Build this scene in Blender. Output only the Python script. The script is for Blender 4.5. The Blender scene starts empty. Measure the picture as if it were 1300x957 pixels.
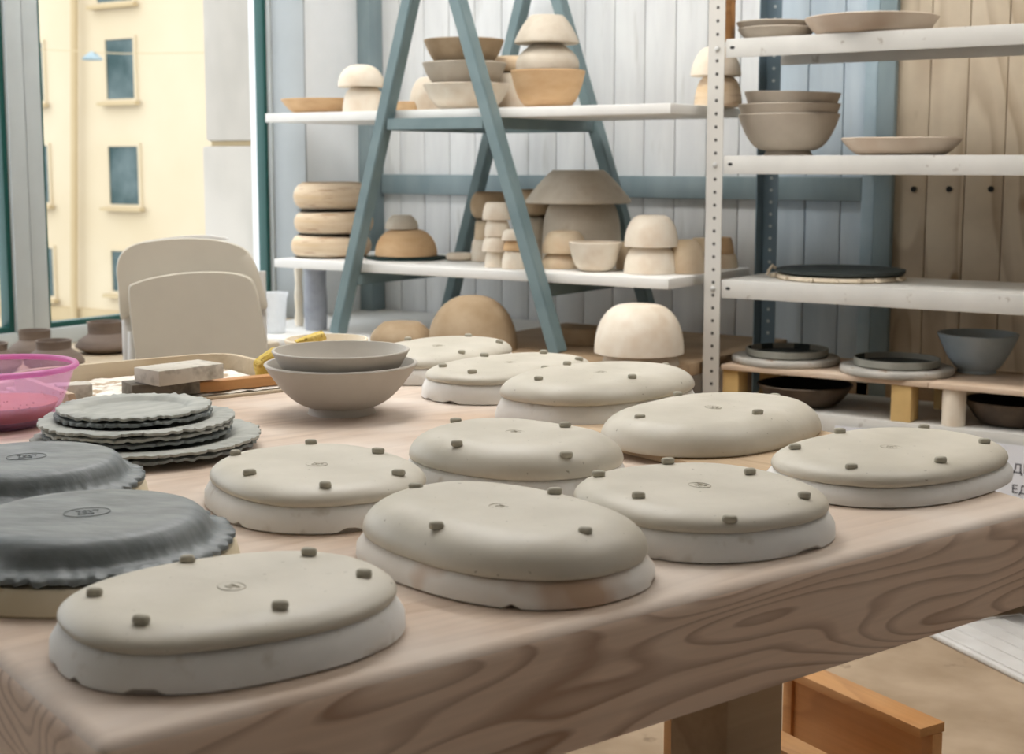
import bpy, bmesh, math, random
import numpy as np
from mathutils import Vector, Matrix, noise
random.seed(7)
C = bpy.context.scene.collection
PI = math.pi
# ------------------------------------------------------------------ camera model (also used to measure the room)
F = 1805.; CX, CY = 650., 433.5; TH = math.radians(34.3); PT = math.radians(7.2); ZC = 1.10
_h = np.array([-math.sin(TH), math.cos(TH), 0.]); RT = np.array([math.cos(TH), math.sin(TH), 0.])
FW = _h*math.cos(PT) + np.array([0, 0, -math.sin(PT)]); UP = _h*math.sin(PT) + np.array([0, 0, math.cos(PT)])
O = np.array([0, 0, ZC])
def ray(x, y): return FW + RT*(x-CX)/F - UP*(y-CY)/F
def pz(x, y, z): d = ray(x, y); return O + d*(z-ZC)/d[2]
def pY(x, y, Y): d = ray(x, y); return O + d*Y/d[1]
def pX(x, y, X): d = ray(x, y); return O + d*X/d[0]
def depth(p): return float((np.asarray(p)-O) @ FW)
def zat(px, py, c):                      # height of the pixel row py above the plan point c
    d = ray(px, py); k = math.hypot(c[0], c[1])/math.hypot(d[0], d[1]); return ZC + d[2]*k

cam = bpy.data.cameras.new('camera'); co = bpy.data.objects.new('camera', cam); C.objects.link(co)
cam.sensor_width = 36.; cam.sensor_fit = 'HORIZONTAL'; cam.lens = 36.*F/1300.
cam.shift_y = -(478.5-CY)/1300.
cam.clip_end = 200
M = Matrix(((RT[0], UP[0], -FW[0], 0), (RT[1], UP[1], -FW[1], 0), (RT[2], UP[2], -FW[2], ZC), (0, 0, 0, 1)))
co.matrix_world = M
cam.dof.use_dof = True; cam.dof.focus_distance = 1.72; cam.dof.aperture_fstop = 10.0
sc = bpy.context.scene; sc.camera = co
vs = sc.view_settings; vs.view_transform = 'Standard'; vs.look = 'None'; vs.gamma = 1; vs.use_curve_mapping = False
vs.exposure = 0.0

# ------------------------------------------------------------------ materials
def new_mat(name):
    m = bpy.data.materials.new(name); m.use_nodes = True; nt = m.node_tree
    return m, nt, nt.nodes['Principled BSDF']
def lin(c):
    return tuple((v/12.92 if v <= .04045 else ((v+.055)/1.055)**2.4) for v in c)
def rgb(r, g, b): return lin((r/255., g/255., b/255.)) + (1,)
def N(nt, t, **kw):
    n = nt.nodes.new(t)
    for k, v in kw.items(): setattr(n, k, v)
    return n
def ramp(nt, stops):
    n = N(nt, 'ShaderNodeValToRGB'); e = n.color_ramp.elements
    while len(e) < len(stops): e.new(.5)
    for i, (p, c) in enumerate(stops): e[i].position = p; e[i].color = c
    return n
def blotch(name, c1, c2, scale=18, rough=.7, bump=.15, bscale=4., detail=6, stretch=(1, 1, 1), lo=.35, hi=.65, spec=.3, fine=None):
    """a mineral or fabric surface: two tones mixed by noise, a fine grain and a light bump"""
    m, nt, b = new_mat(name); L = nt.links
    tc = N(nt, 'ShaderNodeTexCoord'); mp = N(nt, 'ShaderNodeMapping'); mp.inputs['Scale'].default_value = stretch
    L.new(tc.outputs['Object'], mp.inputs[0])
    no = N(nt, 'ShaderNodeTexNoise'); no.inputs['Scale'].default_value = scale; no.inputs['Detail'].default_value = detail
    L.new(mp.outputs[0], no.inputs['Vector'])
    r = ramp(nt, [(lo, c1), (hi, c2)]); L.new(no.outputs[0], r.inputs[0])
    out = r.outputs[0]
    if fine:
        n2 = N(nt, 'ShaderNodeTexNoise'); n2.inputs['Scale'].default_value = fine[0]; n2.inputs['Detail'].default_value = 3
        L.new(mp.outputs[0], n2.inputs['Vector'])
        r2 = ramp(nt, [(fine[1], (0, 0, 0, 1)), (fine[2], (1, 1, 1, 1))]); L.new(n2.outputs[0], r2.inputs[0])
        mx = N(nt, 'ShaderNodeMix', data_type='RGBA'); L.new(r2.outputs[0], mx.inputs['Factor'])
        L.new(out, mx.inputs['A']); mx.inputs['B'].default_value = fine[3]; out = mx.outputs['Result']
    L.new(out, b.inputs['Base Color'])
    b.inputs['Roughness'].default_value = rough; b.inputs['Specular IOR Level'].default_value = spec
    if bump:
        n3 = N(nt, 'ShaderNodeTexNoise'); n3.inputs['Scale'].default_value = scale*bscale; n3.inputs['Detail'].default_value = 4
        L.new(mp.outputs[0], n3.inputs['Vector'])
        bp = N(nt, 'ShaderNodeBump'); bp.inputs['Strength'].default_value = bump; bp.inputs['Distance'].default_value = .004
        L.new(n3.outputs[0], bp.inputs['Height']); L.new(bp.outputs[0], b.inputs['Normal'])
    return m
def wood(name, base, dark, pale, stretch=(1, 7, 7), rings=9, rough=.6, pale_amt=.5, line=.5, seed=0., bump=.1, knots=False, fine=60):
    """sawn softwood: contour lines of a stretched noise make the grain; a second noise lays pale dust"""
    m, nt, b = new_mat(name); L = nt.links
    tc = N(nt, 'ShaderNodeTexCoord'); mp = N(nt, 'ShaderNodeMapping')
    mp.inputs['Scale'].default_value = stretch; mp.inputs['Location'].default_value = (seed, seed*.7, seed*.3)
    L.new(tc.outputs['Object'], mp.inputs[0])
    no = N(nt, 'ShaderNodeTexNoise'); no.inputs['Scale'].default_value = 1.; no.inputs['Detail'].default_value = 1.2
    no.inputs['Roughness'].default_value = .45
    L.new(mp.outputs[0], no.inputs['Vector'])
    mu = N(nt, 'ShaderNodeMath', operation='MULTIPLY'); mu.inputs[1].default_value = rings; L.new(no.outputs[0], mu.inputs[0])
    fr = N(nt, 'ShaderNodeMath', operation='FRACT'); L.new(mu.outputs[0], fr.inputs[0])
    r = ramp(nt, [(0., dark), (.10, base), (.62, base), (.96, dark)])
    L.new(fr.outputs[0], r.inputs[0])
    mixl = N(nt, 'ShaderNodeMix', data_type='RGBA'); mixl.inputs['Factor'].default_value = line
    mixl.inputs['A'].default_value = base; L.new(r.outputs[0], mixl.inputs['B'])
    # fine fibres
    mp2 = N(nt, 'ShaderNodeMapping'); mp2.inputs['Scale'].default_value = (stretch[0]*2, stretch[1]*fine/4, stretch[2]*fine/4)
    L.new(tc.outputs['Object'], mp2.inputs[0])
    nf = N(nt, 'ShaderNodeTexNoise'); nf.inputs['Scale'].default_value = 1.; nf.inputs['Detail'].default_value = 3
    L.new(mp2.outputs[0], nf.inputs['Vector'])
    mf = N(nt, 'ShaderNodeMix', data_type='RGBA', blend_type='MULTIPLY'); mf.inputs['Factor'].default_value = .35
    rf = ramp(nt, [(.3, (.72, .70, .68, 1)), (.6, (1, 1, 1, 1))]); L.new(nf.outputs[0], rf.inputs[0])
    L.new(mixl.outputs['Result'], mf.inputs['A']); L.new(rf.outputs[0], mf.inputs['B'])
    nd = N(nt, 'ShaderNodeTexNoise'); nd.inputs['Scale'].default_value = 5.; nd.inputs['Detail'].default_value = 5
    L.new(tc.outputs['Object'], nd.inputs['Vector'])
    rd = ramp(nt, [(.35, (0, 0, 0, 1)), (.68, (pale_amt,)*3 + (1,))]); L.new(nd.outputs[0], rd.inputs[0])
    mx = N(nt, 'ShaderNodeMix', data_type='RGBA'); L.new(rd.outputs[0], mx.inputs['Factor'])
    L.new(mf.outputs['Result'], mx.inputs['A']); mx.inputs['B'].default_value = pale
    out = mx.outputs['Result']
    if knots:
        vo = N(nt, 'ShaderNodeTexVoronoi'); vo.inputs['Scale'].default_value = 1.
        mp3 = N(nt, 'ShaderNodeMapping'); mp3.inputs['Scale'].default_value = knots; L.new(tc.outputs['Object'], mp3.inputs[0])
        L.new(mp3.outputs[0], vo.inputs['Vector'])
        rk = ramp(nt, [(.09, (1, 1, 1, 1)), (.17, (0, 0, 0, 1))]); L.new(vo.outputs['Distance'], rk.inputs[0])
        mk = N(nt, 'ShaderNodeMix', data_type='RGBA'); L.new(rk.outputs[0], mk.inputs['Factor'])
        L.new(out, mk.inputs['A']); mk.inputs['B'].default_value = dark; out = mk.outputs['Result']
    L.new(out, b.inputs['Base Color'])
    b.inputs['Roughness'].default_value = rough; b.inputs['Specular IOR Level'].default_value = .25
    if bump:
        bp = N(nt, 'ShaderNodeBump'); bp.inputs['Strength'].default_value = bump; bp.inputs['Distance'].default_value = .002
        L.new(nf.outputs[0], bp.inputs['Height']); L.new(bp.outputs[0], b.inputs['Normal'])
    return m
def plain(name, c, rough=.5, spec=.4, metal=0.):
    return blotch(name, c, tuple(min(1, v*1.06) for v in c[:3])+(1,), scale=9, rough=rough, bump=.03, spec=spec)

MT = {}
MT['clay'] = blotch('leather_hard_clay', rgb(191, 184, 168), rgb(205, 198, 183), 12, .46, .35, bscale=1.2, spec=.45, fine=(160, .70, .76, rgb(146, 138, 120)))
MT['clay_dark'] = blotch('damp_clay_pellet', rgb(170, 164, 148), rgb(184, 178, 162), 60, .7, .0)
MT['stamp'] = blotch('stamped_clay', rgb(164, 156, 138), rgb(174, 167, 150), 60, .7, .2)
MT['mold'] = blotch('white_plaster', rgb(228, 225, 219), rgb(240, 238, 234), 12, .85, .15, fine=(40, .58, .85, rgb(190, 180, 164)), spec=.15)
MT['mold_warm'] = blotch('stained_plaster', rgb(228, 222, 213), rgb(238, 233, 226), 12, .85, .2, fine=(9, .55, .68, rgb(205, 176, 150)), spec=.15)
MT['mold_cream'] = blotch('cream_plaster', rgb(214, 200, 170), rgb(226, 215, 192), 14, .85, .2, fine=(30, .60, .70, rgb(188, 164, 128)), spec=.15)
MT['slate'] = blotch('dark_grey_clay', rgb(96, 103, 105), rgb(128, 134, 136), 22, .45, .12, spec=.45, stretch=(1, 3, 1))
MT['slate_stamp'] = blotch('dark_grey_stamp', rgb(88, 94, 96), rgb(104, 110, 112), 40, .6, .1)
MT['plate'] = blotch('grey_plate_clay', rgb(158, 160, 154), rgb(178, 179, 172), 18, .6, .12, stretch=(1, 3, 1))
MT['plate_dark'] = blotch('dark_plate_clay', rgb(118, 124, 124), rgb(142, 147, 146), 18, .6, .12, stretch=(1, 3, 1))
MT['greybowl'] = blotch('smooth_grey_bowl_clay', rgb(186, 179, 168), rgb(197, 191, 181), 9, .6, .05)
MT['tan'] = blotch('tan_clay', rgb(206, 184, 152), rgb(222, 204, 178), 16, .8, .12, fine=(9, .52, .9, rgb(180, 142, 102)), spec=.15)
MT['tanring'] = blotch('banded_tan_clay', rgb(212, 186, 152), rgb(230, 212, 188), 5, .8, .15, stretch=(1, 1, 6), fine=(14, .55, .8, rgb(160, 112, 76)), spec=.15)
MT['pale'] = blotch('pale_bisque', rgb(226, 212, 192), rgb(236, 226, 210), 14, .85, .1, fine=(9, .52, .95, rgb(200, 166, 128)), spec=.15)
MT['grey_tan'] = blotch('grey_tan_clay', rgb(190, 178, 160), rgb(206, 196, 180), 14, .85, .1, fine=(14, .55, .9, rgb(166, 146, 122)), spec=.15)
MT['amber'] = blotch('amber_clay', rgb(200, 162, 120), rgb(216, 184, 144), 9, .75, .1, stretch=(1, 1, 3), fine=(9, .52, .9, rgb(168, 118, 76)), spec=.2)
MT['brown'] = blotch('brown_clay', rgb(160, 136, 106), rgb(182, 160, 132), 12, .8, .15, spec=.15)
MT['rackclay'] = blotch('beige_rack_clay', rgb(180, 168, 152), rgb(194, 182, 166), 12, .7, .1)
MT['rackpink'] = blotch('pinkish_rack_clay', rgb(196, 176, 156), rgb(208, 192, 174), 12, .7, .1)
MT['black'] = blotch('black_clay', rgb(44, 50, 48), rgb(62, 68, 66), 18, .55, .15)
MT['blackbrown'] = blotch('brown_black_clay', rgb(70, 58, 48), rgb(94, 80, 66), 18, .6, .15)
MT['plate_wall'] = blotch('greyish_plate_wall', rgb(138, 136, 126), rgb(152, 150, 140), 18, .6, .15)
MT['bluegrey'] = blotch('bluish_grey_clay', rgb(156, 168, 174), rgb(174, 184, 188), 14, .6, .1)
MT['bat'] = blotch('plaster_bat', rgb(170, 166, 158), rgb(190, 185, 176), 14, .85, .2, fine=(30, .6, .7, rgb(150, 128, 108)))
MT['potbrown'] = blotch('dark_brown_jar_clay', rgb(110, 96, 86), rgb(132, 116, 104), 8, .7, .1, stretch=(1, 1, 5))
MT['cloth_black'] = blotch('black_rag', rgb(22, 38, 36), rgb(40, 58, 54), 40, .9, .4)
MT['rag'] = blotch('torn_canvas', rgb(196, 180, 156), rgb(214, 200, 178), 40, .95, .4)
MT['sponge'] = blotch('yellow_sponge', rgb(206, 176, 84), rgb(226, 200, 120), 60, .95, .8, fine=(150, .58, .66, rgb(160, 128, 60)))
MT['block'] = blotch('grubby_plaster_block', rgb(190, 184, 172), rgb(206, 200, 188), 14, .85, .3, fine=(36, .54, .76, rgb(138, 130, 118)))
MT['block_dark'] = blotch('dark_dirty_block', rgb(110, 104, 94), rgb(134, 126, 114), 14, .9, .3, fine=(40, .52, .74, rgb(80, 76, 68)))
MT['chair'] = plain('cream_plastic', rgb(204, 196, 180), .45)
MT['chair_white'] = plain('white_painted_tube', rgb(226, 224, 220), .4)
MT['white'] = plain('white_paint', rgb(232, 232, 230), .55)
MT['board_white'] = plain('white_shelf_board', rgb(232, 230, 225), .5)
MT['rack'] = blotch('light_grey_enamel', rgb(204, 201, 194), rgb(213, 210, 203), 8, .45, .03, fine=(30, .66, .72, rgb(176, 168, 158)))
MT['teal'] = blotch('grey_teal_paint', rgb(110, 129, 132), rgb(122, 140, 142), 10, .5, .06)
MT['trim_blue'] = blotch('worn_blue_grey_paint', rgb(130, 147, 151), rgb(146, 161, 165), 12, .7, .1, stretch=(1, 1, .3))
MT['trim_pale'] = blotch('pale_blue_paint', rgb(166, 186, 196), rgb(180, 198, 206), 12, .7, .1)
MT['frame'] = plain('white_window_plastic', rgb(184, 190, 190), .35)
MT['jamb'] = plain('grey_jamb_lining', rgb(166, 171, 172), .5)
MT['gasket'] = plain('dark_green_seal', rgb(24, 76, 70), .35)
MT['plaster_wall'] = blotch('white_wall_plaster', rgb(226, 229, 230), rgb(236, 238, 239), 4, .9, .15)
MT['planks'] = blotch('white_plank_paint', rgb(222, 223, 223), rgb(234, 235, 234), 3, .75, .08, stretch=(6, 6, 1), fine=(4, .62, .8, rgb(206, 206, 202)))
MT['planks_blue_light'] = blotch('blue_lit_plank_paint', rgb(188, 202, 212), rgb(204, 216, 224), 3, .75, .08, stretch=(6, 6, 1), fine=(4, .62, .8, rgb(190, 198, 202)))  # white planks behind the rack; their bluish light is put into the colour
MT['pine'] = wood('pine_board', rgb(208, 191, 166), rgb(158, 134, 106), rgb(218, 204, 182), (7, 7, 1.), 7, pale_amt=.4, line=.6, knots=(9.3, 1., 4.4))
MT['table'] = wood('table_wood', rgb(226, 199, 176), rgb(168, 134, 110), rgb(236, 218, 200), (2.2, 5, 13), 19, .6, .45, .85, seed=3.1)
MT['table_top'] = wood('table_top_wood', rgb(204, 180, 158), rgb(176, 148, 124), rgb(226, 216, 206), (1.4, 9, 9), 9, .6, .8, .5, seed=3.1)
MT['board'] = wood('ware_board_wood', rgb(196, 168, 134), rgb(156, 124, 92), rgb(206, 186, 160), (2, 12, 12), 6, .7, .4, .5, seed=1.4)
MT['plywood'] = wood('plywood', rgb(206, 180, 154), rgb(178, 146, 118), rgb(220, 206, 190), (1.4, 9, 9), 5, .7, .5, .3, seed=5.)
MT['yellowwood'] = wood('yellow_timber', rgb(216, 180, 118), rgb(184, 144, 86), rgb(226, 198, 146), (9, 9, 2), 5, .65, .3, .45, seed=2.)
MT['orangewood'] = wood('orange_timber', rgb(192, 138, 84), rgb(150, 98, 54), rgb(214, 176, 132), (2, 10, 10), 6, .55, .4, .5, seed=8.)
MT['traywood'] = wood('tray_wood', rgb(192, 172, 142), rgb(164, 140, 110), rgb(214, 202, 182), (2, 10, 10), 5, .7, .8, .4, seed=6.)
MT['benchwood'] = wood('bench_wood', rgb(176, 150, 120), rgb(140, 112, 86), rgb(186, 164, 136), (2, 8, 8), 5, .7, .3, .4, seed=4.)
MT['claydust'] = blotch('dried_clay_slurry', rgb(220, 212, 198), rgb(240, 236, 228), 16, .9, .8, fine=(22, .54, .60, rgb(180, 158, 130)), stretch=(1, 1.6, 1))
MT['floor'] = blotch('worn_tan_floor', rgb(160, 138, 112), rgb(182, 160, 134), 6, .6, .05, fine=(14, .66, .74, rgb(132, 112, 90)))
MT['lid'] = blotch('dusty_white_plastic', rgb(206, 202, 196), rgb(222, 219, 214), 10, .5, .05)
MT['paper'] = plain('white_paper', rgb(226, 226, 230), .8)
MT['ink'] = plain('dark_ink', rgb(52, 52, 60), .7)
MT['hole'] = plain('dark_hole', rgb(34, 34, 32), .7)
MT['steel'] = plain('steel_bolt', rgb(200, 200, 196), .35)
MT['ceiling'] = plain('white_ceiling', rgb(238, 238, 236), .9)
MT['facade'] = blotch('yellow_stucco', rgb(196, 180, 150), rgb(203, 189, 162), .3, .9, .0)
MT['facade_trim'] = blotch('ochre_stucco', rgb(180, 160, 124), rgb(186, 168, 134), .3, .9, .0)
MT['concrete'] = blotch('grey_concrete', rgb(176, 170, 160), rgb(196, 190, 180), 1.2, .9, .1, stretch=(1, 1, .6), fine=(3, .5, .75, rgb(164, 159, 150)))
MT['room_side'] = blotch('grey_plaster_wall', rgb(172, 174, 176), rgb(182, 184, 186), 3, .9, .05)
MT['wglass'] = blotch('dark_far_window', rgb(52, 72, 72), rgb(98, 112, 112), 1.1, .4, .0, spec=.1)
MT['asphalt'] = plain('street', rgb(160, 158, 154), .9)
MT['vase'] = blotch('bluish_grey_slip', rgb(150, 154, 164), rgb(170, 174, 182), 20, .6, .2)
MT['cream'] = blotch('cream_clay', rgb(228, 214, 190), rgb(238, 228, 210), 20, .7, .1)
MT['slip'] = blotch('red_brown_slip', rgb(168, 84, 64), rgb(186, 102, 80), 40, .5, .3)
def see_through(name, col, rough, trans):
    m, nt, b = new_mat(name); L = nt.links
    tr = N(nt, 'ShaderNodeBsdfTranslucent'); tr.inputs[0].default_value = col
    tp = N(nt, 'ShaderNodeBsdfTransparent'); tp.inputs[0].default_value = tuple(v**.5 for v in col[:3])+(1,)
    b.inputs['Base Color'].default_value = col; b.inputs['Roughness'].default_value = rough
    no = N(nt, 'ShaderNodeTexNoise'); no.inputs['Scale'].default_value = 7.
    m1 = N(nt, 'ShaderNodeMixShader'); m1.inputs[0].default_value = .5
    L.new(b.outputs[0], m1.inputs[1]); L.new(tr.outputs[0], m1.inputs[2])
    m2 = N(nt, 'ShaderNodeMixShader'); r = ramp(nt, [(0, (trans-.05,)*3+(1,)), (1, (trans+.05,)*3+(1,))]); L.new(no.outputs[0], r.inputs[0])
    L.new(r.outputs[0], m2.inputs[0]); L.new(m1.outputs[0], m2.inputs[1]); L.new(tp.outputs[0], m2.inputs[2])
    L.new(m2.outputs[0], nt.nodes['Material Output'].inputs[0]); return m
MT['pink'] = see_through('pink_plastic', rgb(249, 222, 244), .25, .80)
MT['pinkrim'] = see_through('pink_plastic_rim', rgb(234, 168, 214), .3, .2)
MT['milky'] = see_through('milky_plastic', rgb(246, 247, 248), .35, .35)
def glass(name):
    m, nt, b = new_mat(name); L = nt.links
    tp = N(nt, 'ShaderNodeBsdfTransparent'); gl = N(nt, 'ShaderNodeBsdfGlossy'); gl.inputs['Roughness'].default_value = .02
    lw = N(nt, 'ShaderNodeLayerWeight'); lw.inputs[0].default_value = .08
    mu = N(nt, 'ShaderNodeMath', operation='MULTIPLY'); mu.inputs[1].default_value = .35; L.new(lw.outputs['Fresnel'], mu.inputs[0])
    mx = N(nt, 'ShaderNodeMixShader'); L.new(mu.outputs[0], mx.inputs[0]); L.new(tp.outputs[0], mx.inputs[1]); L.new(gl.outputs[0], mx.inputs[2])
    L.new(mx.outputs[0], nt.nodes['Material Output'].inputs[0]); return m
MT['glass'] = glass('window_glass')
def lamp_mat(name, strength):
    m, nt, b = new_mat(name)
    b.inputs['Emission Color'].default_value = (1, .985, .96, 1); b.inputs['Emission Strength'].default_value = strength
    return m
def perforated(name, ca, cb):
    m, nt, b = new_mat(name); L = nt.links
    tc = N(nt, 'ShaderNodeTexCoord'); sp = N(nt, 'ShaderNodeSeparateXYZ'); L.new(tc.outputs['Object'], sp.inputs[0])
    def math_(op, a, bb):
        n = N(nt, 'ShaderNodeMath', operation=op)
        for i, v in enumerate((a, bb)):
            if v is None: continue
            if isinstance(v, (int, float)): n.inputs[i].default_value = v
            else: L.new(v, n.inputs[i])
        return n.outputs[0]
    z = math_('MULTIPLY', math_('SUBTRACT', math_('FRACT', math_('DIVIDE', sp.outputs['Z'], .0335), None), .5), .0335)
    def near(axis): 
        d = math_('SUBTRACT', sp.outputs[axis], .026)
        return math_('LESS_THAN', math_('ADD', math_('MULTIPLY', d, d), math_('MULTIPLY', z, z)), .0045**2)
    f = math_('MAXIMUM', near('X'), near('Y'))
    mx = N(nt, 'ShaderNodeMix', data_type='RGBA'); L.new(f, mx.inputs['Factor'])
    mx.inputs['A'].default_value = ca; mx.inputs['B'].default_value = cb
    L.new(mx.outputs['Result'], b.inputs['Base Color']); b.inputs['Roughness'].default_value = .45
    return m
MT['perf'] = perforated('perforated_enamel', rgb(208, 204, 196), rgb(70, 66, 60))
MT['perf_shaded'] = perforated('perforated_shaded_enamel', rgb(112, 132, 144), rgb(196, 204, 206))  # rear posts: bluish shade put into the enamel colour

# ------------------------------------------------------------------ object helpers
def tag(o, label=None, cat=None, group=None, kind=None):
    if label: o['label'] = label
    if cat: o['category'] = cat
    if group: o['group'] = group
    if kind: o['kind'] = kind
    return o
def link_mesh(name, me, mat, parent=None, loc=(0, 0, 0), rz=0, smooth=35):
    for m in (mat if isinstance(mat, (list, tuple)) else [mat]): me.materials.append(m)
    if smooth:
        me.shade_smooth(); me.set_sharp_from_angle(angle=math.radians(smooth))
    o = bpy.data.objects.new(name, me); C.objects.link(o); o.location = loc; o.rotation_euler = (0, 0, rz)
    if parent: o.parent = parent
    return o
def obj(name, bm, mat, parent=None, loc=(0, 0, 0), rz=0, smooth=35):
    bmesh.ops.recalc_face_normals(bm, faces=bm.faces)
    me = bpy.data.meshes.new(name); bm.to_mesh(me); bm.free()
    return link_mesh(name, me, mat, parent, loc, rz, smooth)
def empty(name, loc, rz=0):
    o = bpy.data.objects.new(name, None); C.objects.link(o); o.location = loc; o.rotation_euler = (0, 0, rz)
    o.empty_display_size = .05
    return o
def box(bm, x0, x1, y0, y1, z0, z1, bev=0., mi=0):
    b2 = bmesh.new()
    v = [b2.verts.new(p) for p in ((x0, y0, z0), (x1, y0, z0), (x1, y1, z0), (x0, y1, z0), (x0, y0, z1), (x1, y0, z1), (x1, y1, z1), (x0, y1, z1))]
    for f in ((0, 3, 2, 1), (4, 5, 6, 7), (0, 1, 5, 4), (1, 2, 6, 5), (2, 3, 7, 6), (3, 0, 4, 7)): b2.faces.new([v[i] for i in f])
    if bev: bmesh.ops.bevel(b2, geom=b2.edges[:], offset=bev, segments=2, affect='EDGES', profile=.5)
    for f in b2.faces: f.material_index = mi
    me = bpy.data.meshes.new('t'); b2.to_mesh(me); b2.free(); bm.from_mesh(me); bpy.data.meshes.remove(me)
def boxobj(name, mat, dims, parent=None, loc=(0, 0, 0), rz=0, bev=0.):
    bm = bmesh.new(); box(bm, *dims, bev=bev); return obj(name, bm, mat, parent, loc, rz)
def bar(bm, a, b, w, h, upv=(0, 0, 1), bev=0.):
    """a rectangular bar from a to b; w across, h along upv"""
    a, b = Vector(a), Vector(b); d = (b-a); L = d.length; d.normalize()
    s = d.cross(Vector(upv)).normalized(); u = s.cross(d)
    b2 = bmesh.new()
    vs_ = []
    for t in (a, b):
        for i, j in ((-1, -1), (1, -1), (1, 1), (-1, 1)): vs_.append(b2.verts.new(t + s*i*w/2 + u*j*h/2))
    for f in ((3, 2, 1, 0), (4, 5, 6, 7), (0, 1, 5, 4), (1, 2, 6, 5), (2, 3, 7, 6), (3, 0, 4, 7)): b2.faces.new([vs_[i] for i in f])
    if bev: bmesh.ops.bevel(b2, geom=b2.edges[:], offset=bev, segments=2, affect='EDGES')
    me = bpy.data.meshes.new('t'); b2.to_mesh(me); b2.free(); bm.from_mesh(me); bpy.data.meshes.remove(me)
def tube(bm, pts, r, n=10):
    pts = [Vector(p) for p in pts]; rings = []
    for i, p in enumerate(pts):
        d = (pts[min(i+1, len(pts)-1)] - pts[max(i-1, 0)]).normalized()
        s = d.cross(Vector((.13, .31, .94))).normalized(); u = s.cross(d)
        rr = r[i] if isinstance(r, (list, tuple)) else r
        rings.append([bm.verts.new(p + (s*math.cos(2*PI*k/n) + u*math.sin(2*PI*k/n))*rr) for k in range(n)])
    for a, b in zip(rings, rings[1:]):
        for k in range(n): bm.faces.new((a[k], a[(k+1) % n], b[(k+1) % n], b[k]))
    bm.faces.new(rings[0][::-1]); bm.faces.new(rings[-1])
def lathe(bm, prof, n=56, wob=0., seed=0., sx=1., sy=1.):
    """prof: (r, z) from axis to axis"""
    rings = []
    for (r, z) in prof:
        if r < 1e-6: rings.append([bm.verts.new((0, 0, z))]); continue
        ring = []
        for k in range(n):
            a = 2*PI*k/n
            rr = r*(1 + (wob*noise.noise(Vector((math.cos(a)*1.5+seed, math.sin(a)*1.5, z*8+seed))) if wob else 0))
            ring.append(bm.verts.new((rr*math.cos(a)*sx, rr*math.sin(a)*sy, z)))
        rings.append(ring)
    for a, b in zip(rings, rings[1:]):
        if len(a) == 1 and len(b) == 1: continue
        for k in range(n):
            k2 = (k+1) % n
            if len(a) == 1: bm.faces.new((a[0], b[k2], b[k]))
            elif len(b) == 1: bm.faces.new((a[k], a[k2], b[0]))
            else: bm.faces.new((a[k], a[k2], b[k2], b[k]))
def p_dome(R, H, flat=.35, e=2., lip=.04):
    """hump mould or upturned round bowl: rim down, rounded side, small flat on top"""
    p = [(0, 0), (R*.97, 0), (R, H*.01), (R, H*lip)]
    for i in range(1, 15):
        t = i/14*PI/2
        p.append((flat*R + (R-flat*R)*max(0, math.cos(t))**(2/e), H*lip + H*(1-lip)*math.sin(t)**(2/e)))
    p += [(flat*R*.9, H), (0, H*.995)]
    return p
def p_cone(R, H, r2, belly=.1):
    """upturned straight-sided cup: wide rim down, narrow flat top"""
    p = [(0, 0), (R*.97, 0), (R, H*.02), (R, H*.07)]
    for i in range(1, 9):
        t = i/9; p.append((R+(r2-R)*t + belly*(R-r2)*math.sin(PI*t), H*(.07+.90*t)))
    return p + [(r2*.93, H), (r2*.8, H), (0, H*.99)]
def p_disc(R, H, rnd=.45):
    """thick rounded disc"""
    p = [(0, 0), (R*.92, 0)]
    for i in range(0, 11):
        t = -PI/2 + PI*i/10; p.append((R - H*rnd + H*rnd*math.cos(t), H/2 + H/2*math.sin(t)))
    return p + [(R*.8, H*.985), (0, H*.98)]
def p_bowl(R, H, fr, fh, t=.004, e=1., floor=None):
    """open bowl: foot radius fr and height fh, wall thickness t, outward curve e"""
    p = [(0, 0 if fh == 0 else fh*.55), (fr*.82, 0 if fh == 0 else fh*.5), (fr*.88, 0), (fr, 0), (fr*.97, fh)]
    n = 14; out = []
    for i in range(1, n+1):
        s = i/n; zf = s**1.8
        r = fr*.97 + (R-fr*.97)*zf**(.55/e); z = fh + (H-fh)*zf
        out.append((r, z))
    p += out + [(R-t*.2, H+t*.35), (R-t*.8, H+t*.35)]
    inn = [(max(.001, r-t), z + t*.35) for r, z in out[::-1]]
    p += inn + [(fr*.5, fh+t*1.0), (0, fh+t)]
    return p
def p_dish(R, H, fr, t=.004):
    """low open dish, flared wall"""
    p = [(0, 0), (fr, 0)]
    out = [(fr + (R-fr)*s**.75, H*s**1.3) for s in [i/8 for i in range(1, 9)]]
    p += out + [(R-t*.5, H+t*.4)] + [(max(.001, r-t), max(t, z)) for r, z in out[::-1]] + [(fr*.8, t), (0, t)]
    return p
def lobj(name, prof, mat, loc, label=None, cat=None, group=None, parent=None, wob=.006, n=56, sx=1., sy=1., rz=0):
    bm = bmesh.new(); lathe(bm, prof, n, wob, random.random()*50, sx, sy)
    o = obj(name, bm, mat, parent, loc, rz, 40)
    if label: tag(o, label, cat, group)
    return o
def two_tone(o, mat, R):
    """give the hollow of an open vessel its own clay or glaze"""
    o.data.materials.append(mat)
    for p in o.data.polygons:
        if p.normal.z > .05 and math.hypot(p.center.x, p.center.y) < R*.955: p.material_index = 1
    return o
class Spot: pass
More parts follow.
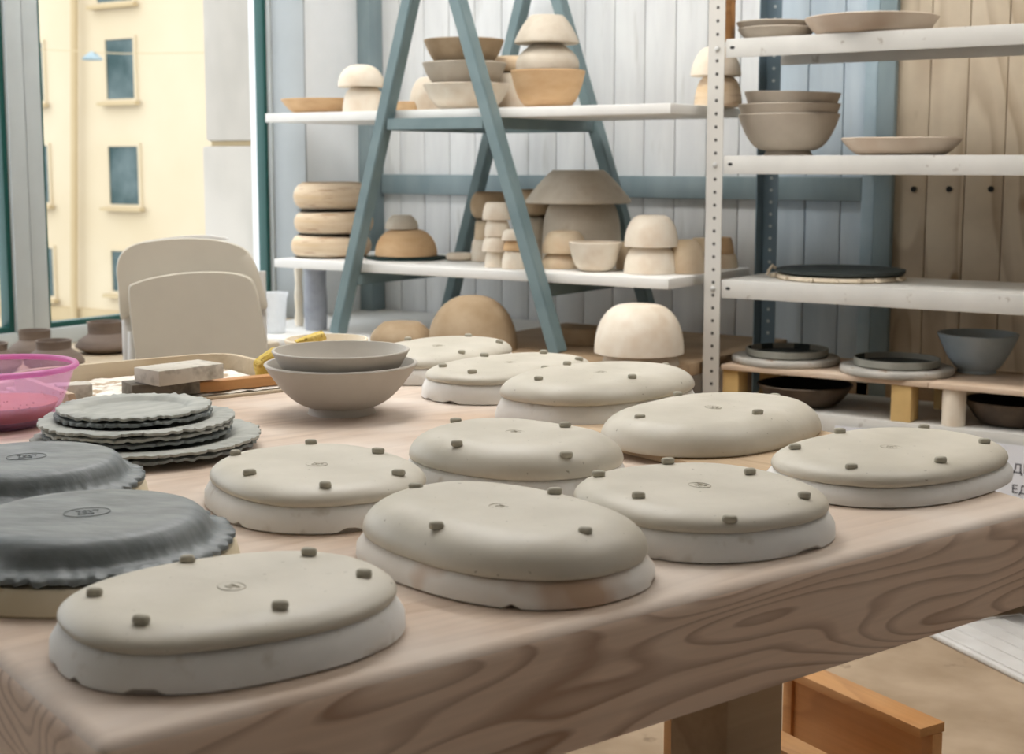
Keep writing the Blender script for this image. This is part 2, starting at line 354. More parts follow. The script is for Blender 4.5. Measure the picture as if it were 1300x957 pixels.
def spot(xl, xr, yt, yb, z, c=None, widest=1.):
    """size and place of a round thing seen between columns xl..xr and rows yt..yb, standing at height z"""
    s = Spot(); px = (xl+xr)/2
    if c is None:
        f = pz(px, yb, z); w = depth(f); R = (xr-xl)/2*w/F
        d = np.array([f[0], f[1]]); L = np.linalg.norm(d)
        R *= (L+R*.9)/L
        c = d*(1 + R*widest/L)
    else:
        d = ray(px, yb); ang = d[:2]/np.linalg.norm(d[:2]); L = float(np.dot(c, ang)); 
        w = depth((c[0], c[1], z)); R = (xr-xl)/2*w/F
        pc = ray(px, (yt+yb)/2); pc = pc[:2]/np.linalg.norm(pc[:2]); c = pc*np.linalg.norm(c)
    s.c = np.array(c[:2]); s.R = R; s.z = z; s.H = zat(px, yt, s.c) - z; s.loc = (s.c[0], s.c[1], z); s.top = z + s.H
    return s

# ------------------------------------------------------------------ setting: the room
def struct(o): o['kind'] = 'structure'; return o
WX, WB = -3.30, 3.95        # inner faces of the left and back walls
ZTOP = 2.75
YR = float(pX(390, 200, WX)[1])              # right end of the window recess
XW = -3.483                                  # window plane
SILL = .565
bm = bmesh.new(); box(bm, -3.9, 1.7, -1.7, WB, -.08, 0); struct(obj('floor', bm, MT['floor']))
bm = bmesh.new(); box(bm, -3.6, 1.7, -1.7, WB+.1, ZTOP, ZTOP+.1); struct(obj('ceiling', bm, MT['ceiling']))
bm = bmesh.new()
box(bm, -3.56, WX, -1.7, WB, 0, SILL-.03); box(bm, -3.56, WX, -1.7, WB, 2.35, ZTOP)
box(bm, -3.56, WX, YR, WB, SILL-.03, 2.35); box(bm, -3.56, WX, -1.7, -.6, SILL-.03, 2.35)
struct(obj('wall_left', bm, MT['plaster_wall']))
# back wall: painted planks, then raw pine boards
bm = bmesh.new(); XB = -1.40; pit = .1085
box(bm, -3.56, 1.7, WB+.014, WB+.12, 0, ZTOP)
x = WX+.02
while x < XB:
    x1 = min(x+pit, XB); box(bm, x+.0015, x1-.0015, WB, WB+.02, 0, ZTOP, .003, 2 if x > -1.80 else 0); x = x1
x = XB
while x < 1.7:
    x1 = min(x+.105, 1.7); box(bm, x+.001, x1-.001, WB+.004, WB+.02, 0, ZTOP, .003, 1); x = x1
struct(obj('wall_back', bm, [MT['planks'], MT['pine'], MT['planks_blue_light']]))
bm = bmesh.new(); box(bm, 1.7, 1.8, -1.7, WB, 0, ZTOP); struct(obj('wall_right', bm, MT['room_side']))
bm = bmesh.new(); box(bm, -3.56, 1.8, -1.8, -1.7, 0, ZTOP); struct(obj('wall_front', bm, MT['room_side']))
bm = bmesh.new(); box(bm, -3.24, -1.475, WB-.022, WB-.0005, .988, 1.056, .003); struct(obj('trim_1', bm, MT['trim_blue']))
bm = bmesh.new(); box(bm, WX, -3.245, WB-.075, WB, 0, ZTOP, .004); struct(obj('trim_2', bm, MT['trim_blue']))
bm = bmesh.new(); box(bm, -1.475, -1.437, WB-.02, WB, 0, ZTOP, .003); struct(obj('trim_3', bm, MT['trim_pale']))
bm = bmesh.new(); box(bm, -1.436, -1.385, WB-.024, WB+.003, 0, ZTOP, .003); struct(obj('trim_4', bm, MT['trim_blue']))
bm = bmesh.new(); box(bm, -1.745, 1.68, WB-.02, WB, 0, .47, .003); struct(obj('baseboard_back', bm, MT['benchwood']))
bm = bmesh.new()
for px in (1160, 1205, 1258, 1312):
    q = pY(px, 240, WB+.002); bmesh.ops.create_cone(bm, cap_ends=True, segments=14, radius1=.008, radius2=.008, depth=.006, matrix=Matrix.Translation((q[0], WB+.002, q[2])) @ Matrix.Rotation(PI/2, 4, 'X'))
struct(obj('trim_8', bm, MT['hole']))
# window sill running along the recess
bm = bmesh.new(); box(bm, -3.56, -2.96, -.6, YR-.002, SILL-.03, SILL, .005); struct(obj('trim_5', bm, MT['traywood']))
bm = bmesh.new(); box(bm, -3.445, WX-.0005, YR-.008, YR-.0005, SILL+.001, 2.349, .001); struct(obj('trim_9', bm, MT['jamb']))
# windows
def window(name, y0, y1, z0, z1, handle=False):
    bm = bmesh.new(); X0, X1 = XW-.035, XW+.035; fw = .056
    for (a, b, c, d) in ((y0, y0+fw, z0, z1), (y1-fw, y1, z0, z1), (y0+fw, y1-fw, z0, z0+.05), (y0+fw, y1-fw, z1-fw, z1)):
        box(bm, X0, X1, a, b, c, d, .005)
    f = struct(obj(name, bm, MT['frame']))
    bm = bmesh.new(); a0, a1, c0, c1 = y0+fw, y1-fw, z0+.05, z1-fw; g = .016
    for (a, b, c, d) in ((a0, a0+g, c0, c1), (a1-g, a1, c0, c1), (a0+g, a1-g, c0, c0+g), (a0+g, a1-g, c1-g, c1)): box(bm, XW-.02, XW+.02, a, b, c, d, .002)
    obj('seal', bm, MT['gasket'], f)
    bm = bmesh.new(); box(bm, XW-.006, XW+.006, a0+g*.6, a1-g*.6, c0+g*.6, c1-g*.6); obj('pane', bm, MT['glass'], f)
    if handle:
        bm = bmesh.new(); box(bm, XW+.036, XW+.05, y1-.045, y1-.02, 1.18, 1.26, .004); obj('hinge', bm, MT['frame'], f)
    return f
ymul = float(pX(25, 200, XW)[1])
window('window_1', ymul-1.2, ymul, SILL, 2.35)
window('window_2', ymul, float(pX(347, 200, XW)[1])+.012, SILL, 2.35, True)
window('window_3', ymul-2.4, ymul-1.2, SILL, 2.35)
bm = bmesh.new(); box(bm, -3.56, XW-.036, -.6, YR, SILL, SILL+.02); struct(obj('trim_6', bm, MT['frame']))
# ------------------------------------------------------------------ outside
b = empty('apartment_building', (-20, 24, -6)); tag(b, 'yellow stucco building across the yard, seen through the window', 'building')
boxobj('facade', MT['facade'], (-25, 12, 0, 3, 0, 22), b)
YF = 24
def fwin(l, r, t, bt, mat='wglass'):
    A = pY(l, t, YF); B = pY(r, bt, YF); A = A-np.array(b.location); B = B-np.array(b.location)
    bm = bmesh.new(); fw = .07
    x0, x1, z1, z0 = A[0], B[0], A[2], B[2]
    for (p, q, c, d) in ((x0-fw, x0, z0-fw, z1+fw), (x1, x1+fw, z0-fw, z1+fw), (x0, x1, z1, z1+fw), (x0, x1, z0-fw, z0)): box(bm, p, q, -.06, .06, c, d)
    f = obj('window', bm, MT['facade'], b)
    boxobj('pane', MT[mat], (x0, x1, -.02, -.005, z0, z1), f)
    boxobj('sill', MT['facade_trim'], (x0-.2, x1+.2, -.22, -.061, z0-.16, z0-.07), f)
for w_ in ((135, 173, 51, 125), (139, 179, 186, 260), (122, 170, -75, 0), (28, 58, 56, 128), (38, 65, 185, 257), (143, 182, 318, 372), (52, 71, 314, 376), (200, 236, 318, 372)): fwin(*w_)
bm = bmesh.new(); tube(bm, [tuple(pY(94, y, YF-.25)-np.array(b.location)) for y in (-120, 450)], .09); obj('drainpipe', bm, MT['facade_trim'], b)
bm = bmesh.new(); box(bm, -30, 10, -.12, 0, 3.0, 3.35); obj('ledge', bm, MT['facade_trim'], b)
pier = empty('concrete_pier', (-3.78, 3.75, -6)); tag(pier, 'pale grey concrete pier just outside the window, right of the yellow building', 'pillar')
xl_ = float(pY(254, 100, 3.75)[0])+3.78; zj = float(pY(290, 181, 3.75)[2])+6
boxobj('lower_slab', MT['concrete'], (xl_, .215, 0, .6, 0, zj-.012), pier, bev=.01)
boxobj('upper_slab', MT['concrete'], (xl_+.02, .215, .0, .6, zj+.006, 11), pier, bev=.01)
boxobj('joint', MT['facade_trim'], (xl_+.03, .20, .02, .58, zj-.012, zj+.006), pier)
bm = bmesh.new(); box(bm, -60, -4, -5, 23.9, -6.3, -6.0); struct(obj('trim_7', bm, MT['asphalt']))
wa, wb = pY(0, 60, 12), pY(330, 66, 12); bm = bmesh.new(); tube(bm, [tuple(wa), tuple((wa+wb)/2-np.array([0, 0, .05])), tuple(wb)], .006, 6)
lm = pY(117, 66, 12); sl = empty('street_lamp', (lm[0], lm[1], lm[2]-.1)); tag(sl, 'blue grey street lamp hanging on a wire in front of the yellow building', 'lamp')
for o_ in (obj('wire', bm, MT['facade_trim'], sl),): o_.location = tuple(-np.array(sl.location))
bm = bmesh.new(); lathe(bm, [(0, 0), (.12, 0), (.13, .02), (.08, .06), (.03, .10), (0, .11)], 20); obj('lamp_shade', bm, MT['trim_blue'], sl)

# ------------------------------------------------------------------ the work table
TZ = .74
C0 = np.array([-.686, .55]); UA = math.radians(71.5); U = np.array([math.cos(UA), math.sin(UA)]); NV = np.array([-U[1], U[0]])
def tw(u, n): return C0 + U*u + NV*n
def line_x(p, d, q, e):
    t = np.linalg.solve(np.array([d, -e]).T, q-p); return p + d*t[0]
r1 = pz(1296, 628, TZ)[:2]; ed = np.array([-.413, .234])
TB_ = line_x(C0, U, r1, ed); TC = line_x(tw(0, 1.446), U, r1, ed); TD = tw(0, 1.446)
tb = empty('work_table', (C0[0], C0[1], 0), UA)
tag(tb, 'large pale wooden work table with thick grained edge, under the clay dishes', 'table')
def loc_t(p): d = np.asarray(p)-C0; return (float(d @ U), float(d @ NV))
bm = bmesh.new(); poly = [loc_t(p) for p in (C0, TB_, TC, TD)]
lo = [bm.verts.new((x, y, TZ-.101)) for x, y in poly]; hi = [bm.verts.new((x, y, TZ)) for x, y in poly]
bm.faces.new(lo[::-1]); bm.faces.new(hi)
for i in range(4): bm.faces.new((lo[i], lo[(i+1) % 4], hi[(i+1) % 4], hi[i]))
bmesh.ops.bevel(bm, geom=[e for e in bm.edges if e.verts[0].co.z > TZ-.001 or e.verts[1].co.z > TZ-.001], offset=.014, segments=5, affect='EDGES', profile=.5)
tt = obj('tabletop', bm, [MT['table'], MT['table_top']], tb)
for p in tt.data.polygons:
    if p.normal.z > .55: p.material_index = 1
for (u, n) in ((.12, .14), (.70, .14), (.12, 1.30), (1.1, 1.30)):
    boxobj('leg', MT['benchwood'], (u-.04, u+.04, n-.04, n+.04, 0, TZ-.101), tb, bev=.004)

# ------------------------------------------------------------------ clay dishes drying on plaster moulds
SHAPE = {  # x, y, half length, half width, angle, mould height, clay height
 'D1': (-.7663, .7455, .1269, .1013, 69.4, .0262, .0155), 'D2': (-1.0053, 1.1060, .1289, .1066, -27.1, .0252, .0182),
 'D3': (-.7116, 1.0259, .1429, .1020, -13.3, .0215, .0329), 'D4': (-.8831, 1.3008, .1225, .1029, -4.0, .0276, .0328),
 'D5': (-.6225, 1.2418, .1226, .1164, -24.7, .0259, .0186), 'D6': (-.5419, 1.5625, .1542, .1099, 76.9, .0198, .0187),
 'D7': (-.8076, 1.6458, .1681, .1185, 84.0, .0095, .0370), 'D8': (-1.0417, 1.7500, .1580, .1130, 80.2, .0321, .0281),
 'D9': (-1.2605, 1.8415, .1530, .1000, 84.9, .0292, .0167), 'D10': (-1.4780, 1.9420, .1615, .1076, -82.9, .0268, .0193)}
FEET = {
 'D1': [(238, 711), (120, 753), (179, 787.5), (392.5, 701.5), (462, 728.6), (355.5, 770)],
 'D2': [(299, 574), (317, 600), (395, 561), (480, 572.5), (506, 599), (413, 614)],
 'D3': [(528, 614.5), (704, 624), (554, 661), (743, 670)], 'D4': [(578.5, 531), (580, 557), (717.5, 539.6), (719, 566)],
 'D5': [(760, 601), (848, 585), (952, 599), (1021, 627.7), (926.6, 649.6), (810.6, 629.5)],
 'D6': [(1009, 566.6), (1066, 547), (1173, 540), (1249.7, 560), (1194, 583.5), (1081, 590)],
 'D7': [(812.4, 527), (962, 523), (860.5, 499), (984, 496.5)], 'D8': [(720, 461), (845, 457), (683.5, 479), (802.5, 477.5)],
 'D9': [(562, 463), (599.5, 470), (615, 450), (690, 446), (735, 453.6), (692, 464.6)],
 'D10': [(518, 429), (594.7, 425), (586, 445), (634, 432)]}
LAB = {
 'D1': 'grey beige oval clay dish with six feet, nearest the table corner at lower left',
 'D2': 'oval clay dish with six feet between the scalloped plate stack and the big domed dish',
 'D3': 'largest domed clay dish, four feet, front middle, on an orange stained mould',
 'D4': 'domed clay dish with four feet mid table, directly behind the big front one',
 'D5': 'six footed clay dish at the front table edge, right of the big domed one',
 'D6': 'six footed clay dish at the far right table end, before the printed paper',
 'D7': 'domed clay dish with four feet lying on the thin wooden board',
 'D8': 'domed clay dish with four feet behind the middle one, second row from the back',
 'D9': 'flat clay dish with six feet right of the grey bowl stack, on a white mould',
 'D10': 'rearmost oval clay dish, partly hidden behind the grey bowl stack'}
LABM = {
 'D1': 'greyish white plaster mould under the clay dish nearest the lower left corner',
 'D2': 'white plaster mould under the six footed dish beside the scalloped plates',
 'D3': 'white plaster mould with orange stains under the largest front dish',
 'D4': 'plaster mould mostly hidden under the dish in the middle of the table',
 'D5': 'chipped white plaster mould at the table edge under the front right dish',
 'D6': 'white plaster mould with dents at the far right end of the table',
 'D8': 'flared white plaster mould under the dish in the second row from the back',
 'D9': 'white plaster mould under the flat dish right of the grey bowls',
 'D10': 'pale plaster mould under the rearmost dish behind the grey bowls'}
def oval_rings(prof, a, b, n=80, amp=0., seed=0., sag=0., top_z=None):
    """prof: list of (inset, z); the inset is taken off both half axes"""
    bm = bmesh.new(); rings = []
    for (d, z) in prof:
        ring = []
        for k in range(n):
            t = 2*PI*k/n; ct, st = math.cos(t), math.sin(t)
            x, y = (a-d)*math.copysign(abs(ct)**(2/2.35), ct), (b-d)*math.copysign(abs(st)**(2/2.35), st)
            w = noise.noise(Vector((x*9+seed, y*9, z*20+seed*2)))
            dz = amp*noise.noise(Vector((x*11+seed*3, y*11, 5.)))
            ring.append(bm.verts.new((x*(1+amp*2.5*w), y*(1+amp*2.5*w), z+dz)))
        rings.append(ring)
    for r0, r1_ in zip(rings, rings[1:]):
        for k in range(n): bm.faces.new((r0[k], r0[(k+1) % n], r1_[(k+1) % n], r1_[k]))
    bm.faces.new(rings[0][::-1])
    # close the top with shrinking rings
    last = rings[-1]; zt = prof[-1][1]
    for s in (.8, .6, .4, .2):
        ring = []
        for k, v in enumerate(last):
            x, y = v.co.x*s, v.co.y*s
            dz = amp*1.2*noise.noise(Vector((x*14+seed*3, y*14, 5.)))
            ring.append(bm.verts.new((x, y, zt - sag*(1-s*s) + dz)))
        pr = rings[-1]
        for k in range(n): bm.faces.new((pr[k], pr[(k+1) % n], ring[(k+1) % n], ring[k]))
        rings.append(ring)
    c = bm.verts.new((0, 0, zt-sag))
    for k in range(n): bm.faces.new((rings[-1][k], rings[-1][(k+1) % n], c))
    return bm
def stamp(parent, z, mat, R, rz):
    bm = bmesh.new(); n = 40
    pts = [(R*math.cos(2*PI*k/n), R*.8*math.sin(2*PI*k/n), z) for k in range(n+1)]
    tube(bm, pts, .00035, 5)
    for q in range(2):
        s = -1 if q else 1
        tube(bm, [(s*R*.45 - s*R*.5*i/8 + R*.15*math.sin(i*1.7), R*.35*math.sin(i*.95+q), z) for i in range(9)], .00035, 5)
    o = obj('stamp', bm, mat, parent); o.rotation_euler = (0, 0, rz); return o
for i, k in enumerate(SHAPE):
    cx, cy, a, b_, ang, hm, hc = SHAPE[k]; rz = math.radians(ang); sd = i*3.7
    if k == 'D7': base = TZ + .0095
    else:
        base = TZ + hm
        pr = [(-.003, 0), (-.006, .002), (-.0055, hm*.5), (0.0, hm-.003), (.003, hm)]
        if k == 'D8': pr = [(-.004, 0), (-.006, .002), (-.003, hm*.5), (.004, hm-.003), (.007, hm)]
        bm = oval_rings(pr, a, b_, 90, .0006, sd)
        for v in bm.verts:                       # knocked lower edge
            if v.co.z < .004:
                w = noise.noise(Vector((v.co.x*45+sd, v.co.y*45, 2.)));
                if w > .28: v.co.z += .004
        m_ = MT['mold_warm'] if k == 'D3' else MT['mold']
        o = obj('plaster_mould', bm, m_, None, (cx, cy, TZ), rz, 50); tag(o, LABM[k], 'mould', 'plaster moulds under the clay dishes')
    rx = .042 if k in ('D3', 'D4', 'D7', 'D8') else .030
    pr = [(.006, .0), (.0012, .0012), (0, .004)]
    for j in range(1, 11):
        t = j/10*PI/2; pr.append((rx*(1-math.cos(t))**1.0, .004 + (hc-.004)*math.sin(t)))
    bm = oval_rings(pr, a, b_, 90, .0016, sd+1, sag=.0015)
    d = obj('clay_dish', bm, MT['clay'], None, (cx, cy, base), rz, 60); tag(d, LAB[k], 'dish', 'oval clay dishes drying upside down')
    stamp(d, hc-.0014, MT['stamp'], .012, random.uniform(-.4, .4)-rz)
    for (fx, fy) in FEET[k]:
        p = pz(fx, fy+2.5, base+hc)
        v = Vector((p[0]-cx, p[1]-cy, 0)); v.rotate(Matrix.Rotation(-rz, 3, 'Z'))
        # height of the clay under the foot
        ins = 1 - (abs(v.x/a)**2.35 + abs(v.y/b_)**2.35)**(1/2.35)
        dd = max(0.0, ins*b_)
        zz = hc if dd >= rx else .004 + (hc-.004)*math.sin(math.acos(max(0, 1-dd/rx)))
        L_ = random.uniform(.0060, .0074); bm = bmesh.new()
        bmesh.ops.create_uvsphere(bm, u_segments=14, v_segments=10, radius=1)
        for q in bm.verts:
            x, y, z = q.co
            x = math.copysign(abs(x)**.55, x); z = math.copysign(abs(z)**.7, z)
            q.co = (x*L_*(1+.1*noise.noise(q.co*2+Vector((fx, fy, 0)))), y*.0044, z*.0038)
        f = obj('foot', bm, MT['clay_dark'], d, (v.x, v.y, zz+.0026), -rz + TH + random.uniform(-.35, .35), 80)

# thin board under the rear right dish
bl = pz(761, 554, TZ+.009)[:2]; bc = pz(950, 598, TZ+.009)[:2]
e1 = (bl-bc)/np.linalg.norm(bl-bc); e2 = np.array([e1[1], -e1[0]])
if e2[1] < 0: e2 = -e2
bm = bmesh.new(); box(bm, -.02, .36, -.02, .26, 0, .009, .0015)
cc = bc - e1*0.0 - e2*0.0
wbd = obj('ware_board', bm, MT['board'], None, (bc[0], bc[1], TZ+.0003), math.atan2(e1[1], e1[0]))
# the local y axis must run away from the camera; flip it when it does not
ly = np.array([-math.sin(wbd.rotation_euler[2]), math.cos(wbd.rotation_euler[2])])
if ly @ e2 < 0:
    for v in wbd.data.vertices: v.co.y = -v.co.y
    wbd.data.flip_normals()
tag(wbd, 'thin bare wooden board on the table under a domed clay dish', 'board')

# ------------------------------------------------------------------ scalloped plates
def scallop_plate(R, well, seed, inverted=0., n=240, lobes=46, th=.0045, amp=1.):
    """plate with a pinched wavy edge; inverted > 0 gives an upturned plate with a plateau of that height"""
    bm = bmesh.new()
    def edge(t):
        c_, s_ = math.cos(t), math.sin(t)
        q = abs(math.sin(lobes*t/2 + 2.2*noise.noise(Vector((c_*3+seed, s_*3, 7.)))))
        return 1 - .030*amp*(1-q)**1.3*(1.1+noise.noise(Vector((c_*9+seed, s_*9, 2.)))) + .012*noise.noise(Vector((c_*4+seed, s_*4, 1.)))
    def wav(t): return amp*(.0026*noise.noise(Vector((math.cos(t)*14+seed, math.sin(t)*11, 5.))) + .0016*noise.noise(Vector((math.cos(t)*2.5+seed, math.sin(t)*2.5, 3.))))
    if inverted:
        top = [(.0, inverted*.97), (.3, inverted*.98), (.62, inverted), (.71, inverted*.985), (.76, inverted*.9), (.80, inverted*.72), (.825, inverted*.48), (.85, inverted*.26), (.89, inverted*.14), (.94, inverted*.1), (.97, inverted*.08), (1., 0.0)]
    else:
        top = [(.0, .0020), (.3, .0020), (well-.09, .0022), (well-.05, .0035), (well-.01, .0072), (well+.06, .0085), (.92, .0085), (.97, .0085), (1., .0075)]
    def ring(s, z, under):
        out = []
        for k in range(n):
            t = 2*PI*k/n; e = edge(t) if s > .92 else 1 + (edge(t)-1)*max(0, (s-.84)/.08)
            zz = z + (wav(t)*max(0, (s-.82)/.18) if s > .82 else 0)
            if under: zz -= th*(1 if s < .98 else .8)
            out.append(bm.verts.new((R*s*e*math.cos(t), R*s*e*math.sin(t), zz)))
        return out
    c1 = bm.verts.new((0, 0, top[0][1])); rings = [ring(s, z, False) for s, z in top[1:]] + [ring(s, z, True) for s, z in top[1:][::-1]]
    c2 = bm.verts.new((0, 0, top[0][1]-th))
    for k in range(n): bm.faces.new((c1, rings[0][k], rings[0][(k+1) % n]))
    for r0, r1_ in zip(rings, rings[1:]):
        for k in range(n): bm.faces.new((r0[k], r1_[k], r1_[(k+1) % n], r0[(k+1) % n]))
    for k in range(n): bm.faces.new((c2, rings[-1][(k+1) % n], rings[-1][k]))
    return bm
PL = [  # left, right, height, tone, label (bottom one first)
 (47, 326, .7465, 'plate_dark', 'lowest large scalloped grey plate, lying on the table'),
 (45, 330, .7540, 'plate', 'wide scalloped grey plate second from the bottom of the stack'),
 (59, 293, .7620, 'plate_dark', 'dark scalloped plate third from the bottom of the stack'),
 (58, 294, .7690, 'plate', 'scalloped grey plate in the exact middle of the seven plate stack'),
 (53, 296, .7760, 'plate', 'scalloped plate third from the top with broad pale rim showing'),
 (72, 268, .7830, 'plate_dark', 'small dark scalloped plate just under the topmost one'),
 (75, 267, .7890, 'plate', 'topmost small scalloped plate with a shallow well')]
for i, (l, r, z, mt, lb) in enumerate(PL):
    p = pz((l+r)/2, 205 + (ZC-z)*F/1.775, z); R = (r-l)/2*depth(p)/F
    zz = TZ + .0052 + i*.0072
    o = obj('scalloped_plate', scallop_plate(R/1.0, .72 if i > 4 else .78, i*4.1, lobes=44 + 5*(i < 2), th=.0040), MT[mt], None, (p[0], p[1], zz), i*1.3, 60)
    tag(o, lb, 'plate', 'stack of scalloped plates')
for (px, py, R, lb, lm_) in ((112, 690, .130, 'dark grey scalloped plate upside down, nearer of the two at the left edge', 'cream plaster mould under the nearer dark grey plate'),
                           (35, 613, .122, 'dark grey scalloped plate upside down, behind its twin at the left edge', 'cream plaster mould under the farther dark grey plate')):
    zb = TZ+.026; p = pz(px, py, zb)
    lobj('plaster_mould', [(0, 0), (R*1.0, 0), (R*1.02, .003), (R*.99, .02), (R*.97, .0225), (0, .0225)], MT['mold_cream'], (p[0], p[1], TZ), lm_, 'mould', 'moulds under the dark plates', n=90)
    d = obj('scalloped_plate', scallop_plate(R*.985, .7, R*70, inverted=.024, lobes=52, th=.0045, amp=1.2), MT['slate'], None, (p[0], p[1], zb+.0042), .4, 60)
    tag(d, lb, 'plate', 'dark plates upside down on moulds'); stamp(d, .0242, MT['slate_stamp'], .02, .6)

# ------------------------------------------------------------------ bowls and tools on the table
s = spot(391, 477, 470, 531, TZ, widest=.98)
fc = s.c; Rl = 97*depth((fc[0], fc[1], .8))/F; zr = zat(432, 461, fc); Hl = zr - TZ
g = empty('footed_bowl', (fc[0], fc[1], TZ)); tag(g, 'wide grey beige bowl on a foot ring, under a smaller bowl, centre of table', 'bowl')
bm = bmesh.new(); lathe(bm, [(0, .012)] + [q for q in p_bowl(Rl, Hl-.010, s.R*.9, 0, .005, 1.0)[3:]], 90)
for v in bm.verts: v.co.z += 0 if v.co.z == .012 else .010
obj('body', bm, MT['greybowl'], g)
bm = bmesh.new(); lathe(bm, [(0, .0095), (s.R*.85, .0095), (s.R*.9, 0), (s.R, 0), (s.R*.97, .004), (s.R*.92, .0125), (0, .0122)], 64); obj('foot_ring', bm, MT['greybowl'], g)
Ru = 87*depth((fc[0], fc[1], .8))/F; zu = zat(434, 444, fc)
lobj('nested_bowl', p_bowl(Ru, zu-(TZ+.038), .045, 0, .004, 1.15), MT['greybowl'], (fc[0], fc[1], TZ+.038), 'smaller grey beige bowl nested inside the wide footed bowl', 'bowl', n=90)
# pink bowl, slip inside
pk = pz(2, 548, TZ); pc_ = pk[:2]*(1+.05/np.linalg.norm(pk[:2])); zr = zat(2, 466, pc_); Hp = zr-TZ; Rp = 96*depth((pc_[0], pc_[1], zr))/F
g = empty('plastic_bowl', (pc_[0], pc_[1], TZ)); tag(g, 'translucent pink plastic bowl with splashes at the left table side', 'bowl')
prof = p_bowl(Rp*.97, Hp, Rp*.5, .003, .0022, 1.25); bm = bmesh.new(); lathe(bm, prof, 90); obj('body', bm, MT['pink'], g)
bm = bmesh.new(); n = 90
tube(bm, [(Rp*.98*math.cos(2*PI*k/n), Rp*.98*math.sin(2*PI*k/n), Hp+.001) for k in range(n+1)], .0042, 10); obj('rim', bm, MT['pinkrim'], g)
zs = zat(2, 522, pc_)-TZ
inner = [(r, z) for r, z in prof if True]
def rad_at(z):
    best = .05
    n_ = 14
    for i in range(0, 400):
        t = i/400; zz = .003 + (Hp-.003)*t
        if zz >= z: return Rp*.5*.97 + (Rp*.97-Rp*.5*.97)*t**(.55/1.25) - .0050
    return Rp*.9
zs = .033
bm = bmesh.new(); lathe(bm, [(0, .008), (Rp*.42, .008)] + [(rad_at(z_)-.002, z_) for z_ in (.012, .017, .022, .028, zs)] + [(rad_at(zs)*.7, zs+.003), (rad_at(zs)*.3, zs-.001), (0, zs)], 72)
tag(obj('clay_slip', bm, MT['slip'], None, (pc_[0], pc_[1], TZ)), 'red brown wet clay lying in the pink bowl', 'clay')
bm = bmesh.new()
for k in range(70):
    t = random.uniform(0, 2*PI); z_ = zs + abs(random.gauss(0, .012)); rr = rad_at(z_)+.0002; q = random.uniform(.0006, .0018)
    mtx = Matrix.Translation((rr*math.cos(t), rr*math.sin(t), z_)); bmesh.ops.create_icosphere(bm, subdivisions=1, radius=q, matrix=mtx)
sp_ = obj('splashes', bm, MT['slip'], g); sp_['kind'] = 'stuff'

# tray with clay slurry, slat, blocks, sponges
def tl(u, n, z=TZ): p = tw(u, n); return (p[0], p[1], z)
u0, u1, n0, n1 = .405, .785, 1.155, 1.44
tr = empty('clay_tray', tl(u0, n0), UA); tag(tr, 'shallow wooden tray caked with white clay, open towards the plates', 'tray')
Lu, Ln = u1-u0, n1-n0
boxobj('tray_floor', MT['traywood'], (0, Lu, 0, Ln, 0, .005), tr, bev=.001)
bm = bmesh.new(); rr = .05; pts = [(.004, 0), (.004, Ln-rr)] + [(.004+rr-rr*math.cos(a), Ln-rr+(rr-.004)*math.sin(a)) for a in (PI/6, PI/3, PI/2)]
pts += [(Lu-rr-.004, Ln-.004)] + [(Lu-.004-rr+rr*math.sin(a), Ln-rr+(rr-.004)*math.cos(a)) for a in (PI/6, PI/3, PI/2)] + [(Lu-.004, 0)]
prev = None
sec = []
for i, (x, y) in enumerate(pts):
    a = Vector(pts[max(i-1, 0)]); b2 = Vector(pts[min(i+1, len(pts)-1)]); d = (b2-a).normalized(); nn = Vector((-d.y, d.x))
    q = Vector((x, y)); ring = [bm.verts.new((q.x+nn.x*o_, q.y+nn.y*o_, z_)) for o_, z_ in ((.004, .005), (.0065, .031), (-.0035, .031), (-.010, .005))]
    if prev:
        for k in range(4): bm.faces.new((prev[k], prev[(k+1) % 4], ring[(k+1) % 4], ring[k]))
    else: bm.faces.new(ring[::-1])
    prev = ring
bm.faces.new(prev); obj('tray_rim', bm, MT['traywood'], tr)
bm = bmesh.new(); nx, ny = 60, 30; grid = []
for i in range(nx+1):
    grid.append([bm.verts.new((.018+(Lu-.036)*i/nx, .006+(Ln-.026)*j/ny, min(.0082, .0052 + max(0, .0035*(noise.noise(Vector((i*.25, j*.3, 0)))+.5)+.0015*noise.noise(Vector((i*.8, j*.9, 3.))))) )) for j in range(ny+1)])
for i in range(nx):
    for j in range(ny): bm.faces.new((grid[i][j], grid[i+1][j], grid[i+1][j+1], grid[i][j+1]))
cs = obj('dried_clay', bm, MT['claydust'], tr); cs['kind'] = 'stuff'
def block(name, mat, u, n, z, L, W, H, rz, label, cat='block', group=None, bev=.0012):
    return tag(boxobj(name, mat, (-L/2, L/2, -W/2, W/2, 0, H), None, tl(u, n, z+.0004), UA+rz, bev), label, cat, group)
ZF = TZ+.0085
block('plaster_block', MT['block_dark'], .565, 1.205, ZF, .105, .055, .021, -.10, 'dark dirty plaster block lying in the tray under a paler block', group='plaster blocks in the tray')
block('plaster_block', MT['block'], .588, 1.188, ZF+.0212, .116, .066, .023, .18, 'pale smeared plaster block resting crosswise on a darker block', group='plaster blocks in the tray')
block('plaster_block', MT['block'], .445, 1.248, ZF, .05, .035, .022, -.2, 'small buff plaster block in the tray behind the pink bowl', group='plaster blocks in the tray')
block('wooden_batten', MT['orangewood'], .690, 1.186, ZF, .15, .024, .016, -.02, 'orange brown wooden slat lying along the front of the tray', 'slat')
